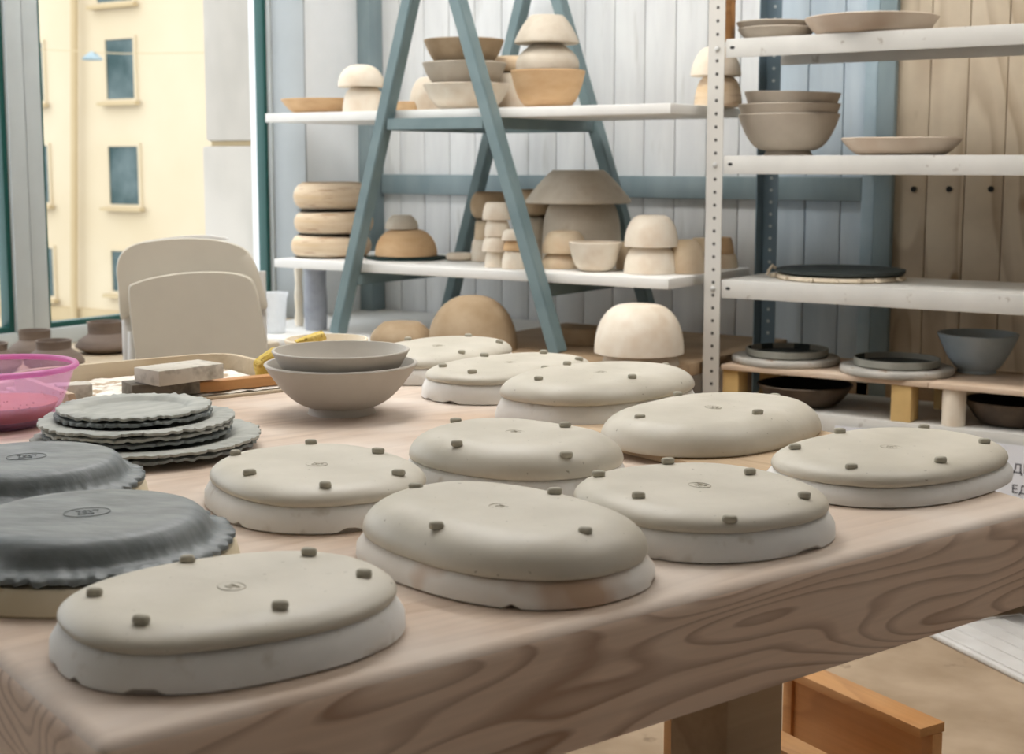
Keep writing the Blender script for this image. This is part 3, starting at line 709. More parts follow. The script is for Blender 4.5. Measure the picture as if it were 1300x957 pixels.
def sponge(loc, dims, rot, label):
    bm = bmesh.new(); box(bm, -dims[0]/2, dims[0]/2, -dims[1]/2, dims[1]/2, -dims[2]/2, dims[2]/2, dims[2]*.18)
    bmesh.ops.subdivide_edges(bm, edges=bm.edges[:], cuts=3, use_grid_fill=True)
    for v in bm.verts: v.co += Vector((noise.noise(v.co*90), noise.noise(v.co*90+Vector((9, 0, 0))), noise.noise(v.co*90+Vector((0, 7, 0)))))*.0018
    o = obj('sponge', bm, MT['sponge'], None, loc, 0, 60); o.rotation_euler = rot; tag(o, label, 'sponge', 'yellow sponges'); return o
p = pz(340, 468, TZ+.028); sponge((p[0]-.008, p[1]+.01, TZ+.0345), (.052, .020, .040), (.35, -.5, UA+.1), 'yellow sponge propped against the tray corner beside the bowls')
cb = pz(415, 470, TZ)[:2]; w_ = depth((cb[0], cb[1], .78)); Rb = 53*w_/F; zb = zat(415, 430.5, cb)
lobj('cream_dish', p_bowl(Rb, zb-TZ, .035, 0, .004, 1.3), MT['cream'], (cb[0], cb[1], TZ), 'cream coloured bowl behind the grey bowl stack, holding a sponge', 'bowl', n=72)
q = pz(394, 432, zb+.003); sponge((q[0], q[1], zb+.004), (.05, .022, .014), (.05, -.28, TH+.35), 'small yellow sponge lying on the rim of the cream bowl')

# ------------------------------------------------------------------ low bench in the corner
BZ = .575
g = empty('low_bench', (-2.52, 3.53, 0)); tag(g, 'low white bench in the corner under the trestle shelf', 'bench')
boxobj('bench_top', MT['board_white'], (-.775, .04, -.43, .415, BZ-.035, BZ), g, bev=.004)
boxobj('bench_extension', MT['benchwood'], (.041, .825, -.43, .415, BZ-.035, BZ), g, bev=.004)
for (x, y) in ((-.72, -.38), (.70, -.38), (-.72, .36), (.70, .36)): boxobj('leg', MT['benchwood'], (x-.03, x+.03, y-.03, y+.03, 0, BZ-.035), g, bev=.003)

# ------------------------------------------------------------------ trestle shelf (two A frames and two boards)
AY0, AY1, ax, az = 3.22, 3.765, -2.465, 1.745
S1, S2 = .80, 1.248                                    # board tops
g = empty('trestle_shelf', (ax, (AY0+AY1)/2, BZ)); tag(g, 'grey teal trestle frame carrying two white boards of pottery', 'shelf')
gl = np.array(g.location)
def L3(*p): return tuple(np.array(p)-gl)
fx0, fx1 = -2.832, -2.045
for Y in (AY0, AY1):
    for xf in (fx0, fx1):
        bm = bmesh.new(); sgn = -1 if xf < ax else 1
        bar(bm, L3(xf, Y, BZ+.012), L3(ax+sgn*.018, Y, az), .036, .044, (0, 1, 0), .003)
        obj('leg', bm, MT['teal'], g)
    bm = bmesh.new(); k = (S2-.045-BZ)/(az-BZ); bar(bm, L3(fx0+(ax-fx0)*k+.012, Y, S2-.041), L3(fx1+(ax-fx1)*k-.012, Y, S2-.041), .03, .032, (0, 0, 1), .002); obj('crossbar', bm, MT['teal'], g)
    bm = bmesh.new(); bar(bm, L3(ax-.05, Y, az), L3(ax+.05, Y, az), .04, .05, (0, 0, 1), .004); obj('apex_plate', bm, MT['teal'], g)
for xf in (fx0, fx1):
    k = (S1-.05-BZ)/(az-BZ); xx = xf+(ax-xf)*k
    bm = bmesh.new(); bar(bm, L3(xx, AY0+.015, S1-.048), L3(xx, AY1-.015, S1-.048), .03, .034, (0, 0, 1), .002); obj('side_rail', bm, MT['teal'], g)
    k = (S2-.05-BZ)/(az-BZ); xx = xf+(ax-xf)*k
    bm = bmesh.new(); bar(bm, L3(xx, AY0+.015, S2-.042), L3(xx, AY1-.015, S2-.042), .03, .032, (0, 0, 1), .002); obj('side_rail', bm, MT['teal'], g)
for (zt, x0, x1, y1) in ((S1, -3.115, -1.727, 3.74), (S2, -3.14, -1.727, 3.69)):
    boxobj('shelf_board', MT['board_white'], (x0-gl[0], x1-gl[0], 3.247-gl[1], y1-gl[1], zt-.0265-gl[2], zt-gl[2]), g, bev=.002)
    bm = bmesh.new()

# ------------------------------------------------------------------ pottery on the trestle shelf
T = 'pottery on the trestle shelf'
def dome(xl, xr, yt, yb, z, mat, name, label, cat, c=None, flat=.2, e=2.05, group=None):
    s = spot(xl, xr, yt, yb, z, c); lobj(name, p_dome(s.R, s.H, flat, e), MT[mat], s.loc, label, cat, group); return s
def cone(xl, xr, yt, yb, z, mat, name, label, cat, c=None, top=.55, belly=.1, group=None):
    s = spot(xl, xr, yt, yb, z, c); lobj(name, p_cone(s.R, s.H, s.R*top, belly), MT[mat], s.loc, label, cat, group); return s
def bowl(xl, xr, yt, yb, z, mat, name, label, cat, c=None, foot=.45, fh=0., e=1., t=.006, group=None):
    s = spot(xl, xr, yt, yb, z, c, widest=foot); lobj(name, p_bowl(s.R, s.H, s.R*foot, fh, t, e), MT[mat], s.loc, label, cat, group); return s
def disc(xl, xr, yt, yb, z, mat, name, label, cat, c=None, rnd=.45, group=None):
    s = spot(xl, xr, yt, yb, z, c); lobj(name, p_disc(s.R, s.H, rnd), MT[mat], s.loc, label, cat, group, wob=.012); return s
# upper board
E1 = .0006
a = spot(357, 470, 127, 138, S2+E1, c=(-2.955, 3.545)); lobj('shallow_dish', p_dish(a.R, a.H, a.R*.6), MT['amber'], a.loc, 'flat tan dish at the left end of the upper board', 'dish')
a = dome(435, 489, 111, 139.5, S2+E1, 'pale', 'bowl_mould', 'pale round mould, lower of the pair at the left of the upper board', 'mould', c=pY(462, 139, 3.325)[:2], flat=.5)
dome(429, 488, 82, 111, a.top+E1, 'pale', 'bowl_mould', 'pale round mould set on top of another at the left of the upper board', 'mould', c=a.c, flat=.18)
cone(500, 530, 129, 139, S2+E1, 'amber', 'small_mould', 'small tan mould peeping out behind the left front leg of the trestle', 'mould', c=(-2.60, 3.40), top=.8)
dome(519, 580, 98, 136, S2+E1, 'pale', 'bowl_mould', 'whitish mould half hidden behind the stack of three open bowls', 'mould', c=(-2.60, 3.585), flat=.4)
a = bowl(537, 648, 108, 137, S2+E1, 'pale', 'open_bowl', 'lowest and palest of three open bowls stacked on the upper board', 'bowl', c=pY(592, 137, 3.385)[:2], foot=.36, e=1.55, t=.008, group='three open bowls')
b2 = bowl(536, 643, 81, 108, S2+.058, 'grey_tan', 'open_bowl', 'middle speckled bowl of the stack of three open bowls', 'bowl', c=a.c, foot=.36, e=1.55, t=.008, group='three open bowls')
bowl(538, 640, 52, 81, b2.top-.012, 'brown', 'open_bowl', 'topmost open bowl of the stack of three, seen behind the trestle leg', 'bowl', c=a.c, foot=.36, e=1.55, t=.008, group='three open bowls')
a = dome(611, 690, 94, 135, S2+E1, 'pale', 'bowl_mould', 'cream mould behind the wooden looking bowl on the upper board', 'mould', c=(-2.44, 3.58), flat=.7)
disc(618, 684, 72, 94, a.top+E1, 'tan', 'disc_mould', 'tan disc lying on the cream mould behind the tall bowl tower', 'mould', c=a.c)
a = bowl(648, 743, 91, 133.5, S2+E1, 'amber', 'open_bowl', 'orange brown open bowl at the foot of the bowl tower', 'bowl', c=pY(695, 133, 3.37)[:2], foot=.40, e=1.6, t=.008)
b2 = cone(655, 735, 56, 91.5, a.top+.004, 'grey_tan', 'cup_mould', 'grey beige upturned bowl in the middle of the bowl tower', 'mould', c=a.c, top=.52, belly=.35)
cone(653, 735, 20, 56, b2.top+E1, 'grey_tan', 'cup_mould', 'upturned beige cone bowl topping the bowl tower on the upper board', 'mould', c=a.c, top=.55, belly=.1)
a = dome(882, 942, 97, 130, S2+E1, 'tanring', 'bowl_mould', 'lower ringed tan mould behind the rack post on the upper board', 'mould', c=(-1.805, 3.53), flat=.5)
dome(877, 941, 60, 97, a.top+E1, 'pale', 'bowl_mould', 'upper tan mould behind the rack post on the upper board', 'mould', c=a.c, flat=.4, e=1.6)
# lower board
a = disc(370, 472, 297, 329, S1+E1, 'tanring', 'disc_mould', 'lowest of three thick brown edged discs on the lower board', 'mould', group='three thick discs')
b2 = disc(374, 474, 267, 298, a.top+E1, 'tanring', 'disc_mould', 'middle one of three thick brown edged discs on the lower board', 'mould', c=a.c, group='three thick discs')
disc(373, 468, 231, 267, b2.top+E1, 'tanring', 'disc_mould', 'topmost of three thick brown edged discs by the window', 'mould', c=a.c, group='three thick discs')
s = spot(466, 568, 322, 332.5, S1+E1)
bm = bmesh.new(); n = 64
def rag_prof(t, f): return s.R*f*(1+.10*noise.noise(Vector((math.cos(t)*2, math.sin(t)*2, 4.)))+.05*math.sin(5*t))
rings = []
for f, z_ in ((1.0, 0), (1.0, .006), (.9, .009), (.6, .0075), (.3, .007)):
    rings.append([bm.verts.new((rag_prof(2*PI*k/n, f)*math.cos(2*PI*k/n), rag_prof(2*PI*k/n, f)*.75*math.sin(2*PI*k/n), z_+(.004*max(0, noise.noise(Vector((k*.5, f*3, 0)))) if .85 < f and z_ > 0 else 0))) for k in range(n)])
for r0, r1_ in zip(rings, rings[1:]):
    for k in range(n): bm.faces.new((r0[k], r0[(k+1) % n], r1_[(k+1) % n], r1_[k]))
bm.faces.new(rings[0][::-1]); bm.faces.new(rings[-1])
tag(obj('black_rag', bm, MT['cloth_black'], None, s.loc, TH, 60), 'crumpled black rag under the amber bowl on the lower board', 'cloth')
a = spot(476, 555, 291, 324, S1+.0115, c=s.c*1.002); lobj('bowl_mould', p_dome(a.R, a.H, .35, 2.0), MT['amber'], a.loc, 'amber round bowl upside down on the black rag', 'bowl')
cone(489, 531, 273, 292, a.top+E1, 'grey_tan', 'small_mould', 'small grey cup upside down on the amber bowl', 'mould', c=a.c, top=.6, belly=.3)
disc(566, 602, 321, 330, S1+E1, 'pale', 'plaster_bat', 'small whitish disc lying beside the black rag', 'disc', c=(-2.585, 3.52))
# left cluster of small moulds
a = cone(598, 640, 304, 332, S1+E1, 'pale', 'small_mould', 'pale block mould at the foot of the rear left stack', 'mould', c=(-2.475, 3.565), top=.93, group='moulds of the rear left stack')
b2 = cone(602, 640, 279, 305, a.top+E1, 'tan', 'small_mould', 'tan mould in the middle of the rear left stack', 'mould', c=a.c, top=.9, group='moulds of the rear left stack')
disc(597, 645, 243, 280, b2.top+E1, 'brown', 'disc_mould', 'tan drum topping the rear left stack on the lower board', 'mould', c=a.c, rnd=.3)
a = cone(615, 644, 319, 340, S1+E1, 'pale', 'small_mould', 'lowest of the four small upturned cups by the right front leg', 'mould', top=.8, group='tower of four small cups')
zz = a.top
for (l, r, t_, b_, nm) in ((612, 650, 300, 320, 'second of the four small upturned cups from the bottom'), (615, 648, 279, 299.5, 'third of the four small upturned cups from the bottom'), (612.5, 650, 257, 279, 'topmost of the four small upturned cups by the right front leg')):
    q = cone(l, r, t_, b_, zz+E1, 'pale', 'small_mould', nm, 'mould', c=a.c, top=.78, belly=.25, group='tower of four small cups'); zz = q.top
a = dome(637, 668, 318, 342, S1+E1, 'pale', 'small_mould', 'pale rounded cup at the bottom of the three piece stack behind the trestle leg', 'mould', flat=.6)
b2 = dome(639, 667, 305, 318.5, a.top+E1, 'amber', 'small_mould', 'thin tan cap in the middle of the three piece stack behind the trestle leg', 'mould', c=a.c, flat=.6)
dome(637, 668, 291, 305.5, b2.top+E1, 'pale', 'small_mould', 'pale cap topping the three piece stack behind the trestle leg', 'mould', c=a.c, flat=.5)
a = cone(664, 694, 303, 332, S1+E1, 'grey_tan', 'small_mould', 'grey tan mould at the foot of the stack right of the trestle leg', 'mould', c=(-2.33, 3.60), top=.95, group='stack right of the leg')
b2 = cone(656, 696, 275, 303, a.top+E1, 'grey_tan', 'small_mould', 'grey tan mould in the middle of the stack right of the trestle leg', 'mould', c=a.c, top=.9, group='stack right of the leg')
disc(652, 702, 240, 276, b2.top+E1, 'brown', 'disc_mould', 'brown drum topping the stack right of the trestle leg', 'mould', c=a.c, rnd=.3)
a = dome(688, 789, 258, 325, S1+E1, 'grey_tan', 'bowl_mould', 'large grey beige dome under the wide cone on the lower board', 'mould', c=(-2.165, 3.575), flat=.72, e=2.4)
cone(667, 801, 216, 259, a.top+E1, 'grey_tan', 'cone_mould', 'wide shade shaped cone resting on the large grey dome', 'mould', c=a.c, top=.52, belly=.05)
a = cone(687, 740, 321, 342, S1+E1, 'tan', 'small_mould', 'lower of two tan upturned bowls left of the open bowl', 'mould', top=.7, belly=.3, c=None)
dome(688, 745, 293, 321.5, a.top+E1, 'tan', 'small_mould', 'upper of two tan upturned bowls left of the open bowl', 'mould', c=a.c, flat=.5, e=1.9)
bowl(722, 789, 308, 345, S1+E1, 'pale', 'open_bowl', 'pale open bowl standing upright near the front of the lower board', 'bowl', foot=.34, e=1.75)
cone(782, 806, 307, 340, S1+E1, 'tan', 'small_mould', 'narrow tan mould hidden between open bowl and round pair', 'mould', c=(-1.955, 3.50), top=.75)
a = dome(792, 860, 313, 349, S1+E1, 'pale', 'bowl_mould', 'lower of the round pale pair at the right end of the lower board', 'mould', flat=.55)
dome(793, 861, 273, 313, a.top+E1, 'pale', 'bowl_mould', 'upper of the round pale pair at the right end of the lower board', 'mould', c=a.c, flat=.42)
dome(846, 896, 304, 343, S1+E1, 'tan', 'bowl_mould', 'tan dome behind the round pair, next to the rack post', 'mould', c=(-1.80, 3.45), flat=.3)
cone(875, 908, 302, 336, S1+E1, 'tan', 'small_mould', 'tan mould rearmost at the right end of the lower board', 'mould', c=(-1.80, 3.60), top=.8)

a = cone(893, 937, 322, 343, S1+E1, 'tan', 'small_mould', 'lower of two tan cups half hidden by the rack post, lower board', 'mould', c=(-1.782, 3.69), top=.85)
cone(896, 932, 301, 322, a.top+E1, 'amber', 'small_mould', 'upper of two tan cups half hidden by the rack post, lower board', 'mould', c=a.c, top=.8)
# pottery on the bench
dome(543, 657, 375, 450, BZ+E1, 'brown', 'bowl_mould', 'large tan brown dome on the bench under the trestle', 'mould', flat=.12)
cone(470, 550, 409, 443, BZ+E1, 'brown', 'bowl_mould', 'low flat topped tan bowl upside down left of the brown dome', 'mould', top=.62, belly=.35)
cone(708, 768, 415, 462, BZ+E1, 'brown', 'bowl_mould', 'brown flat topped bowl on the bench right of the trestle leg', 'mould', c=(-2.10, 3.55), top=.93, belly=.3)
a = cone(764, 862, 448, 476, BZ+E1, 'grey_tan', 'bowl_mould', 'squat grey base under the large pale dome on the bench', 'mould', c=pY(813, 460, 3.235)[:2], top=.9)
dome(755, 868, 386, 449, a.top+E1, 'pale', 'bowl_mould', 'large pale pinkish dome at the right end of the bench', 'mould', c=a.c, flat=.3, e=2.2)
# vase, stick, jug on the white part
a = spot(387, 416, 338, 420, BZ+E1); R, H = a.R, min(a.H, .192)
lobj('tall_vase', [(0, 0), (R*.92, 0), (R*.95, .01), (R, H*.35), (R*.97, H*.6), (R*.92, H*.72), (R*.93, H*.9), (R*.95, H), (R*.86, H), (R*.82, H*.7), (R*.85, .02), (0, .01)], MT['vase'], a.loc, 'tall blue grey cylinder vase on the white bench by the window', 'vase')
a2 = spot(374, 386, 340, 414, BZ+E1); R, H = a2.R, a2.H
lobj('narrow_bottle', [(0, 0), (R*.8, 0), (R, .02), (R*.75, H*.25), (R*.95, H*.5), (R*.7, H*.75), (R*.9, H*.97), (R*.8, H), (0, H)], MT['cream'], a2.loc, 'thin cream coloured bottle beside the tall blue grey vase', 'bottle')
a = spot(332, 366, 371, 432, BZ+E1, c=(-3.08, 3.19)); R, H = a.R, a.H
lobj('plastic_jug', [(0, 0), (R*.72, 0), (R*.76, .006), (R*.88, H*.7), (R*.92, H*.86), (R*1.0, H*.93), (R*1.02, H), (R*.96, H), (R*.86, H*.85), (R*.72, .01), (0, .008)], MT['milky'], a.loc, 'milky white plastic beaker behind the folding chair', 'jug')
# jars on the window sill
def jar(px, X, half, ytop, yneck, label):
    c = pX(px, 430, X)[:2]; w_ = depth((c[0], c[1], .65)); R = half*w_/F; zt = zat(px, ytop, c); H = zt-SILL; nh = zat(px, yneck, c)-SILL
    prof = [(0, 0), (R*.62, 0), (R*.82, H*.10), (R*.98, nh*.32), (R*.98, nh*.45), (R*.84, nh*.75), (R*.62, nh*.97), (R*.56, nh+.003), (R*.57, H-.004), (R*.60, H), (R*.53, H), (R*.50, nh), (R*.7, nh*.6), (R*.6, .015), (0, .012)]
    lobj('clay_jar', prof, MT['potbrown'], (c[0], c[1], SILL+E1), label, 'jar', 'dark brown jars on the window sill')
jar(134, -3.20, 38, 408, 424, 'dark brown jar on the sill beside the leg of the chair')
jar(44, -3.27, 34, 419, 432, 'dark brown jar on the sill under the window mullion, rear one of the overlapping two')
jar(68, -3.045, 38, 432, 444, 'dark brown jar on the sill, front one of the overlapping two above the pink bowl')
jar(-16, -3.14, 42, 436, 446, 'dark jar cut off by the left picture edge')

# ------------------------------------------------------------------ folding chair
fc0 = np.array([-2.775, 2.588]); 
ch = empty('folding_chair', (fc0[0], fc0[1], 0), math.atan2(RT[1], RT[0])+.03)
tag(ch, 'cream plastic folding chair with rounded back standing between table and window', 'chair')
ztop = zat(244, 300, fc0); wch = depth((fc0[0], fc0[1], .9)); kx = wch/F
def panel(outline, y0, th, curve, name, mat, lean=0.):
    """a plate in the x-z plane with rounded outline, bowed in y"""
    bm = bmesh.new(); n = len(outline); fr, bk = [], []
    cxp = sum(p[0] for p in outline)/n; czp = sum(p[1] for p in outline)/n; R_ = []
    for s in (1., .985, .8, .55, .3):
        R_.append([(cxp+(x-cxp)*s, czp+(z-czp)*s) for x, z in outline])
    def yy(x, z): return y0 - curve*(x/.2)**2 + lean*(z-.9)
    def mk(sgn):
        rings = []
        for i, r_ in enumerate(R_): rings.append([bm.verts.new((x, yy(x, z)+sgn*(th/2 if i else th*.25), z)) for x, z in r_])
        for a_, b_ in zip(rings, rings[1:]):
            for k in range(n): bm.faces.new((a_[k], a_[(k+1) % n], b_[(k+1) % n], b_[k]))
        bm.faces.new(rings[-1]); return rings[0]
    f, g_ = mk(-1), mk(1)
    for k in range(n): bm.faces.new((f[k], f[(k+1) % n], g_[(k+1) % n], g_[k]))
    return obj(name, bm, mat, ch, smooth=50)
def ol(pts):                                      # smooth closed outline through px offsets
    pts = [(np.array(p)) for p in pts]; out = []
    n = len(pts)
    for i in range(n):
        p0, p1, p2, p3 = pts[i-1], pts[i], pts[(i+1) % n], pts[(i+2) % n]
        for t in np.linspace(0, 1, 6)[:-1]:
            out.append(.5*((2*p1)+(-p0+p2)*t+(2*p0-5*p1+4*p2-p3)*t*t+(-p0+3*p1-3*p2+p3)*t**3))
    return [((x-244)*kx, zat(244, y, fc0)) for x, y in out]
panel(ol([(151, 362), (150, 340), (156, 322), (172, 310), (205, 304), (245, 302), (285, 306), (312, 316), (325, 335), (333, 362), (339, 385), (334, 392), (300, 392), (250, 392), (200, 392), (165, 400), (155, 405), (152, 395)]), .0, .012, .012, 'backrest', MT['chair'])
panel(ol([(168, 366), (176, 357), (205, 349), (245, 344), (290, 344), (318, 350), (328, 366), (334, 400), (341, 440), (346, 480), (345, 520), (320, 532), (255, 534), (195, 532), (180, 520), (176, 470), (170, 410)]), -.035, .020, .006, 'seat', MT['chair'])
panel(ol([(158, 322), (175, 309), (205, 303), (245, 299), (275, 300), (290, 304), (270, 306), (230, 308), (190, 314), (168, 325)]), .018, .014, .01, 'back_lip', MT['chair_white'])
for sx in (-1, 1):
    xx = sx*.176
    bm = bmesh.new(); tube(bm, [(xx, .015, .012), (xx, .01, .45), (xx, .012, zat(244, 345, fc0))], .0135, 12); obj('leg', bm, MT['chair_white'], ch)
    bm = bmesh.new(); tube(bm, [(xx*.9, -.13, .012), (xx*.9, -.055, .45), (xx*.9, -.015, zat(244, 420, fc0))], .010, 12); obj('leg', bm, MT['chair_white'], ch)
bm = bmesh.new(); tube(bm, [(-.176, .012, .2), (.176, .012, .2)], .008); obj('crossbar', bm, MT['chair_white'], ch)

# ------------------------------------------------------------------ steel rack
RX0, RX1, RY0, RY1 = -1.681, -.42, 3.36, 3.715
rk = empty('steel_rack', (RX0, RY0, 0)); tag(rk, 'light grey perforated steel rack with four shelves at the right', 'rack')
def post(x, y, sx, sy):
    bm = bmesh.new(); box(bm, 0, .046, 0, .003, 0, 1.95); box(bm, 0, .003, .003, .046, 0, 1.95)
    for v in bm.verts: v.co.x *= sx; v.co.y *= sy
    o = obj('post', bm, MT['perf' if sy > 0 else 'perf_shaded'], rk, (x-RX0, y-RY0, 0)); return o
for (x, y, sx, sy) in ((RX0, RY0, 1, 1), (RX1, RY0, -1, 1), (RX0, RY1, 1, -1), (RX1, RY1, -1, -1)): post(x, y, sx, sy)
RS = [1.411, 1.116, .795, .468]
for zt in RS:
    bm = bmesh.new(); x0, x1, y0, y1 = .0475, RX1-RX0-.0475, .0035, RY1-RY0-.0035
    box(bm, x0, x1, y0, y0+.003, zt-.047, zt, .001); box(bm, x0, x1, y1-.003, y1, zt-.047, zt, .001); box(bm, x0, x1, y0+.003, y1-.003, zt-.004, zt)
    sh = obj('shelf', bm, MT['rack'], rk)
    bm = bmesh.new(); bmesh.ops.create_uvsphere(bm, u_segments=12, v_segments=8, radius=1)
    for v in bm.verts: v.co = Vector((v.co.x*.007+x0+.019, y0+v.co.y*.0008, zt-.022+v.co.z*.0042))
    obj('slot', bm, MT['hole'], sh)
    bm = bmesh.new(); bmesh.ops.create_uvsphere(bm, u_segments=12, v_segments=8, radius=.007)
    for v in bm.verts: v.co = Vector((v.co.x+.026, v.co.y*.7-.001, zt-.024+v.co.z))
    obj('bolt', bm, MT['steel'], sh)
# things on the rack
zq = RS[0]+E1
a = spot(937, 1034, 33, 48, zq, widest=.75); lobj('clay_plate', p_dish(a.R, .028, a.R*.7, .006), MT['rackclay'], a.loc, 'lower of two grey beige plates on the top rack shelf', 'plate', 'two stacked plates')
lobj('clay_plate', p_dish(a.R*.93, .032, a.R*.6, .006), MT['rackclay'], (a.c[0]-.012, a.c[1], zq+.0125), 'upper of two grey beige plates on the top rack shelf', 'plate', 'two stacked plates')
a = spot(1020, 1191, 14, 40, zq, widest=.72); lobj('clay_platter', p_dish(a.R*.97, .042, a.R*.7, .006), MT['rackpink'], a.loc, 'wide pinkish platter with a low wall on the top rack shelf', 'platter')
bp = pY(925, 20, 3.44); boxobj('wooden_post', MT['orangewood'], (-.014, .014, -.014, .014, 0, .4), None, (bp[0], 3.44, zq), 0, .003)
tag(bpy.data.objects['wooden_post'], 'brown wooden post standing on the top shelf behind the rack upright', 'post')
zq = RS[1]+E1
a = spot(970, 1032, 150, 193, zq, pY(1001, 193, 3.535)[:2]); c = a.c; dpt = depth((c[0], c[1], 1.2))
R = 64*dpt/F; Hh = zat(1001, 146, c)-zq
g = empty('rack_bowl', (c[0], c[1], zq)); tag(g, 'lowest deep beige bowl on a foot, in the stack of three on the rack', 'bowl', 'three bowls on the rack')
bm = bmesh.new(); lathe(bm, [(r, z+.012) for r, z in p_bowl(R, Hh-.012, a.R*.78, 0, .006, 1.5)], 72); obj('body', bm, MT['rackclay'], g)
lobj('foot_ring', [(0, 0), (a.R*1.0, 0), (a.R*.9, .0119), (0, .0119)], MT['rackclay'], (0, 0, 0), parent=g)
for i, (dz, sc_, lb) in enumerate(((.026, 1.0, 'middle beige bowl in the stack of three on the rack'), (.056, .94, 'top beige bowl, set askew in the stack of three on the rack'))):
    o = lobj('rack_bowl', p_bowl(R*sc_, Hh-.012, a.R*.72, 0, .006, 1.5), MT['rackclay'], (c[0]+.006*i, c[1], zq+.012+dz), lb, 'bowl', 'three bowls on the rack', n=72)
    if i: o.rotation_euler = (0, math.radians(1.6), 0)
a = spot(1069, 1219, 174, 193.5, zq, pY(1144, 193, 3.54)[:2]); lobj('clay_platter', p_dish(a.R, zat(1144, 176, a.c)-zq, a.R*.66, .006), MT['rackpink'], a.loc, 'pale oval edged platter on the second rack shelf by the pine wall', 'platter', n=72)
zq = RS[2]+E1
a = spot(985, 1148, 337, 360, zq, widest=.95); R = a.R
tg = empty('canvas_pad', a.loc); tag(tg, 'frayed canvas covered bat with pale torn edges on the third rack shelf', 'bat')
bm = bmesh.new(); lathe(bm, [(0, 0), (R*.98, 0), (R, .004), (R*.97, .012), (0, .012)], 72, .02, 3.); obj('pad', bm, MT['rag'], tg)
for k in range(9):
    t = random.uniform(PI*1.0, PI*1.95); bm = bmesh.new(); x, y = R*math.cos(t), R*math.sin(t); L_ = random.uniform(.02, .05)
    pts = [(x*(1+.02*j)+.012*noise.noise(Vector((k, j*.6, 0))), y*(1+.015*j), .010 - .002*j + .006*noise.noise(Vector((k*3, j*.9, 1)))) for j in range(5)]
    pts = [(p_[0], p_[1], max(.005, p_[2])) for p_ in pts]
    tube(bm, pts, [.004, .006, .005, .004, .002], 7); obj('frayed_strip', bm, MT['rag'], tg)
bm = bmesh.new(); pts = [(-R*.9, -R*.2, .012), (-R*1.02, -R*.3, .030), (-R*1.05, -R*.34, .018), (-R*1.0, -R*.5, .008)]; tube(bm, pts, [.004, .005, .005, .003], 7); obj('frayed_strip', bm, MT['rag'], tg)
lobj('black_plate', [(0, 0), (R*.9, 0), (R*.985, .006), (R*.99, .013), (R*.96, .013), (R*.88, .007), (0, .006)], MT['black'], (a.c[0], a.c[1], zq+.0126), 'flat black clay plate on the frayed canvas bat', 'plate', wob=.012, n=90)
# raised plywood planks on blocks, bottom shelf
zq = RS[3]+E1; zp = float(pY(919, 463, 3.365)[2]); pt = .013
xm = float(pY(1178, 490, 3.365)[0])
def plank(x0, x1, lb): return tag(boxobj('plywood_plank', MT['plywood'], (0, x1-x0, 0, .30, 0, pt), None, (x0, 3.366, zp-pt), 0, .001), lb, 'plank', 'planks on the bottom shelf')
plank(RX0+.05, xm-.001, 'plywood plank raised on yellow blocks, under the two black plates')
plank(xm+.001, RX1-.05, 'plywood plank under the bluish bowl at the right edge')
bh = zp-pt-zq-.0006
def wblock(px, Y, wx, wy, lb):
    p = pY(px, 500, Y); tag(boxobj('timber_block', MT['yellowwood'], (-wx/2, wx/2, -wy/2, wy/2, 0, bh), None, (p[0], Y, zq), 0, .002), lb, 'block', 'timber blocks under the planks')
wblock(933, 3.405, .045, .06, 'yellow timber block under the plank beside the front rack post')
wblock(982, 3.60, .06, .06, 'yellow timber block under the plank at the back by the black bowl')
wblock(1149, 3.40, .050, .06, 'yellow timber block at the front, left of the white cylinder')
wblock(1204, 3.62, .06, .05, 'yellow timber block at the back, behind the white cylinder')
p = pY(1211, 520, 3.40); lobj('support_cylinder', [(0, 0), (.027, 0), (.028, .004), (.028, bh-.003), (.027, bh), (0, bh)], MT['pale'], (p[0], 3.40, zq), 'white plaster cylinder propping up the plywood plank', 'cylinder')
a = spot(960, 1082, 487, 519, zq, widest=.6); lobj('dark_bowl', p_dish(a.R*.97, min(a.H, bh-.012), a.R*.55, .006), MT['blackbrown'], a.loc, 'dark brown shallow bowl under the plank, left of the yellow block', 'bowl', 'dark bowls under the planks')
two_tone(bpy.data.objects['dark_bowl'], MT['hole'], a.R*.97)
a = spot(1224, 1345, 508, 544, zq, widest=.6); lobj('dark_bowl', p_dish(a.R*.97, min(a.H, bh-.012), a.R*.55, .006), MT['blackbrown'], a.loc, 'dark brown shallow bowl under the plank at the right picture edge', 'bowl', 'dark bowls under the planks')
two_tone(bpy.data.objects['dark_bowl.001'], MT['hole'], a.R*.97)
zq = zp+E1
for (l, r, yb, l2, r2, lb) in ((926, 1068, 469, 947, 1050, 'left'), (1063, 1212, 483, 1084, 1191, 'right')):
    a = spot(l, r, yb-14, yb, zq, widest=.97); h_ = .017
    lobj('plaster_bat', p_disc(a.R*.955, h_, .3), MT['bat'], a.loc, 'round plaster bat under the %s black plate on the plywood' % lb, 'bat', 'plaster bats', wob=.01)
    R2 = (r2-l2)/2*depth(a.loc)/F; cp = pz((l2+r2)/2, 205+(a.c is None), zq) if False else None
    off = ((l2+r2)/2-(l+r)/2)*depth(a.loc)/F
    o = lobj('black_plate', [(0, 0), (R2*.95, 0), (R2, .004), (R2, .020), (R2*.965, .0205), (R2*.95, .006), (0, .005)], MT['plate_wall'], (a.c[0]+off*RT[0], a.c[1]+off*RT[1], zq+h_+.0006), 'straight walled black plate on the %s plaster bat' % lb, 'plate', 'black plates on bats')
    two_tone(o, MT['black'], R2)
a = spot(1212, 1260, 430, 476, zq, widest=.98); dpt = depth((a.c[0], a.c[1], .6)); R = 50*dpt/F; Hh = zat(1235, 424, a.c)-zq
a.loc = (a.c[0]+.004, a.c[1]+.012, zq)
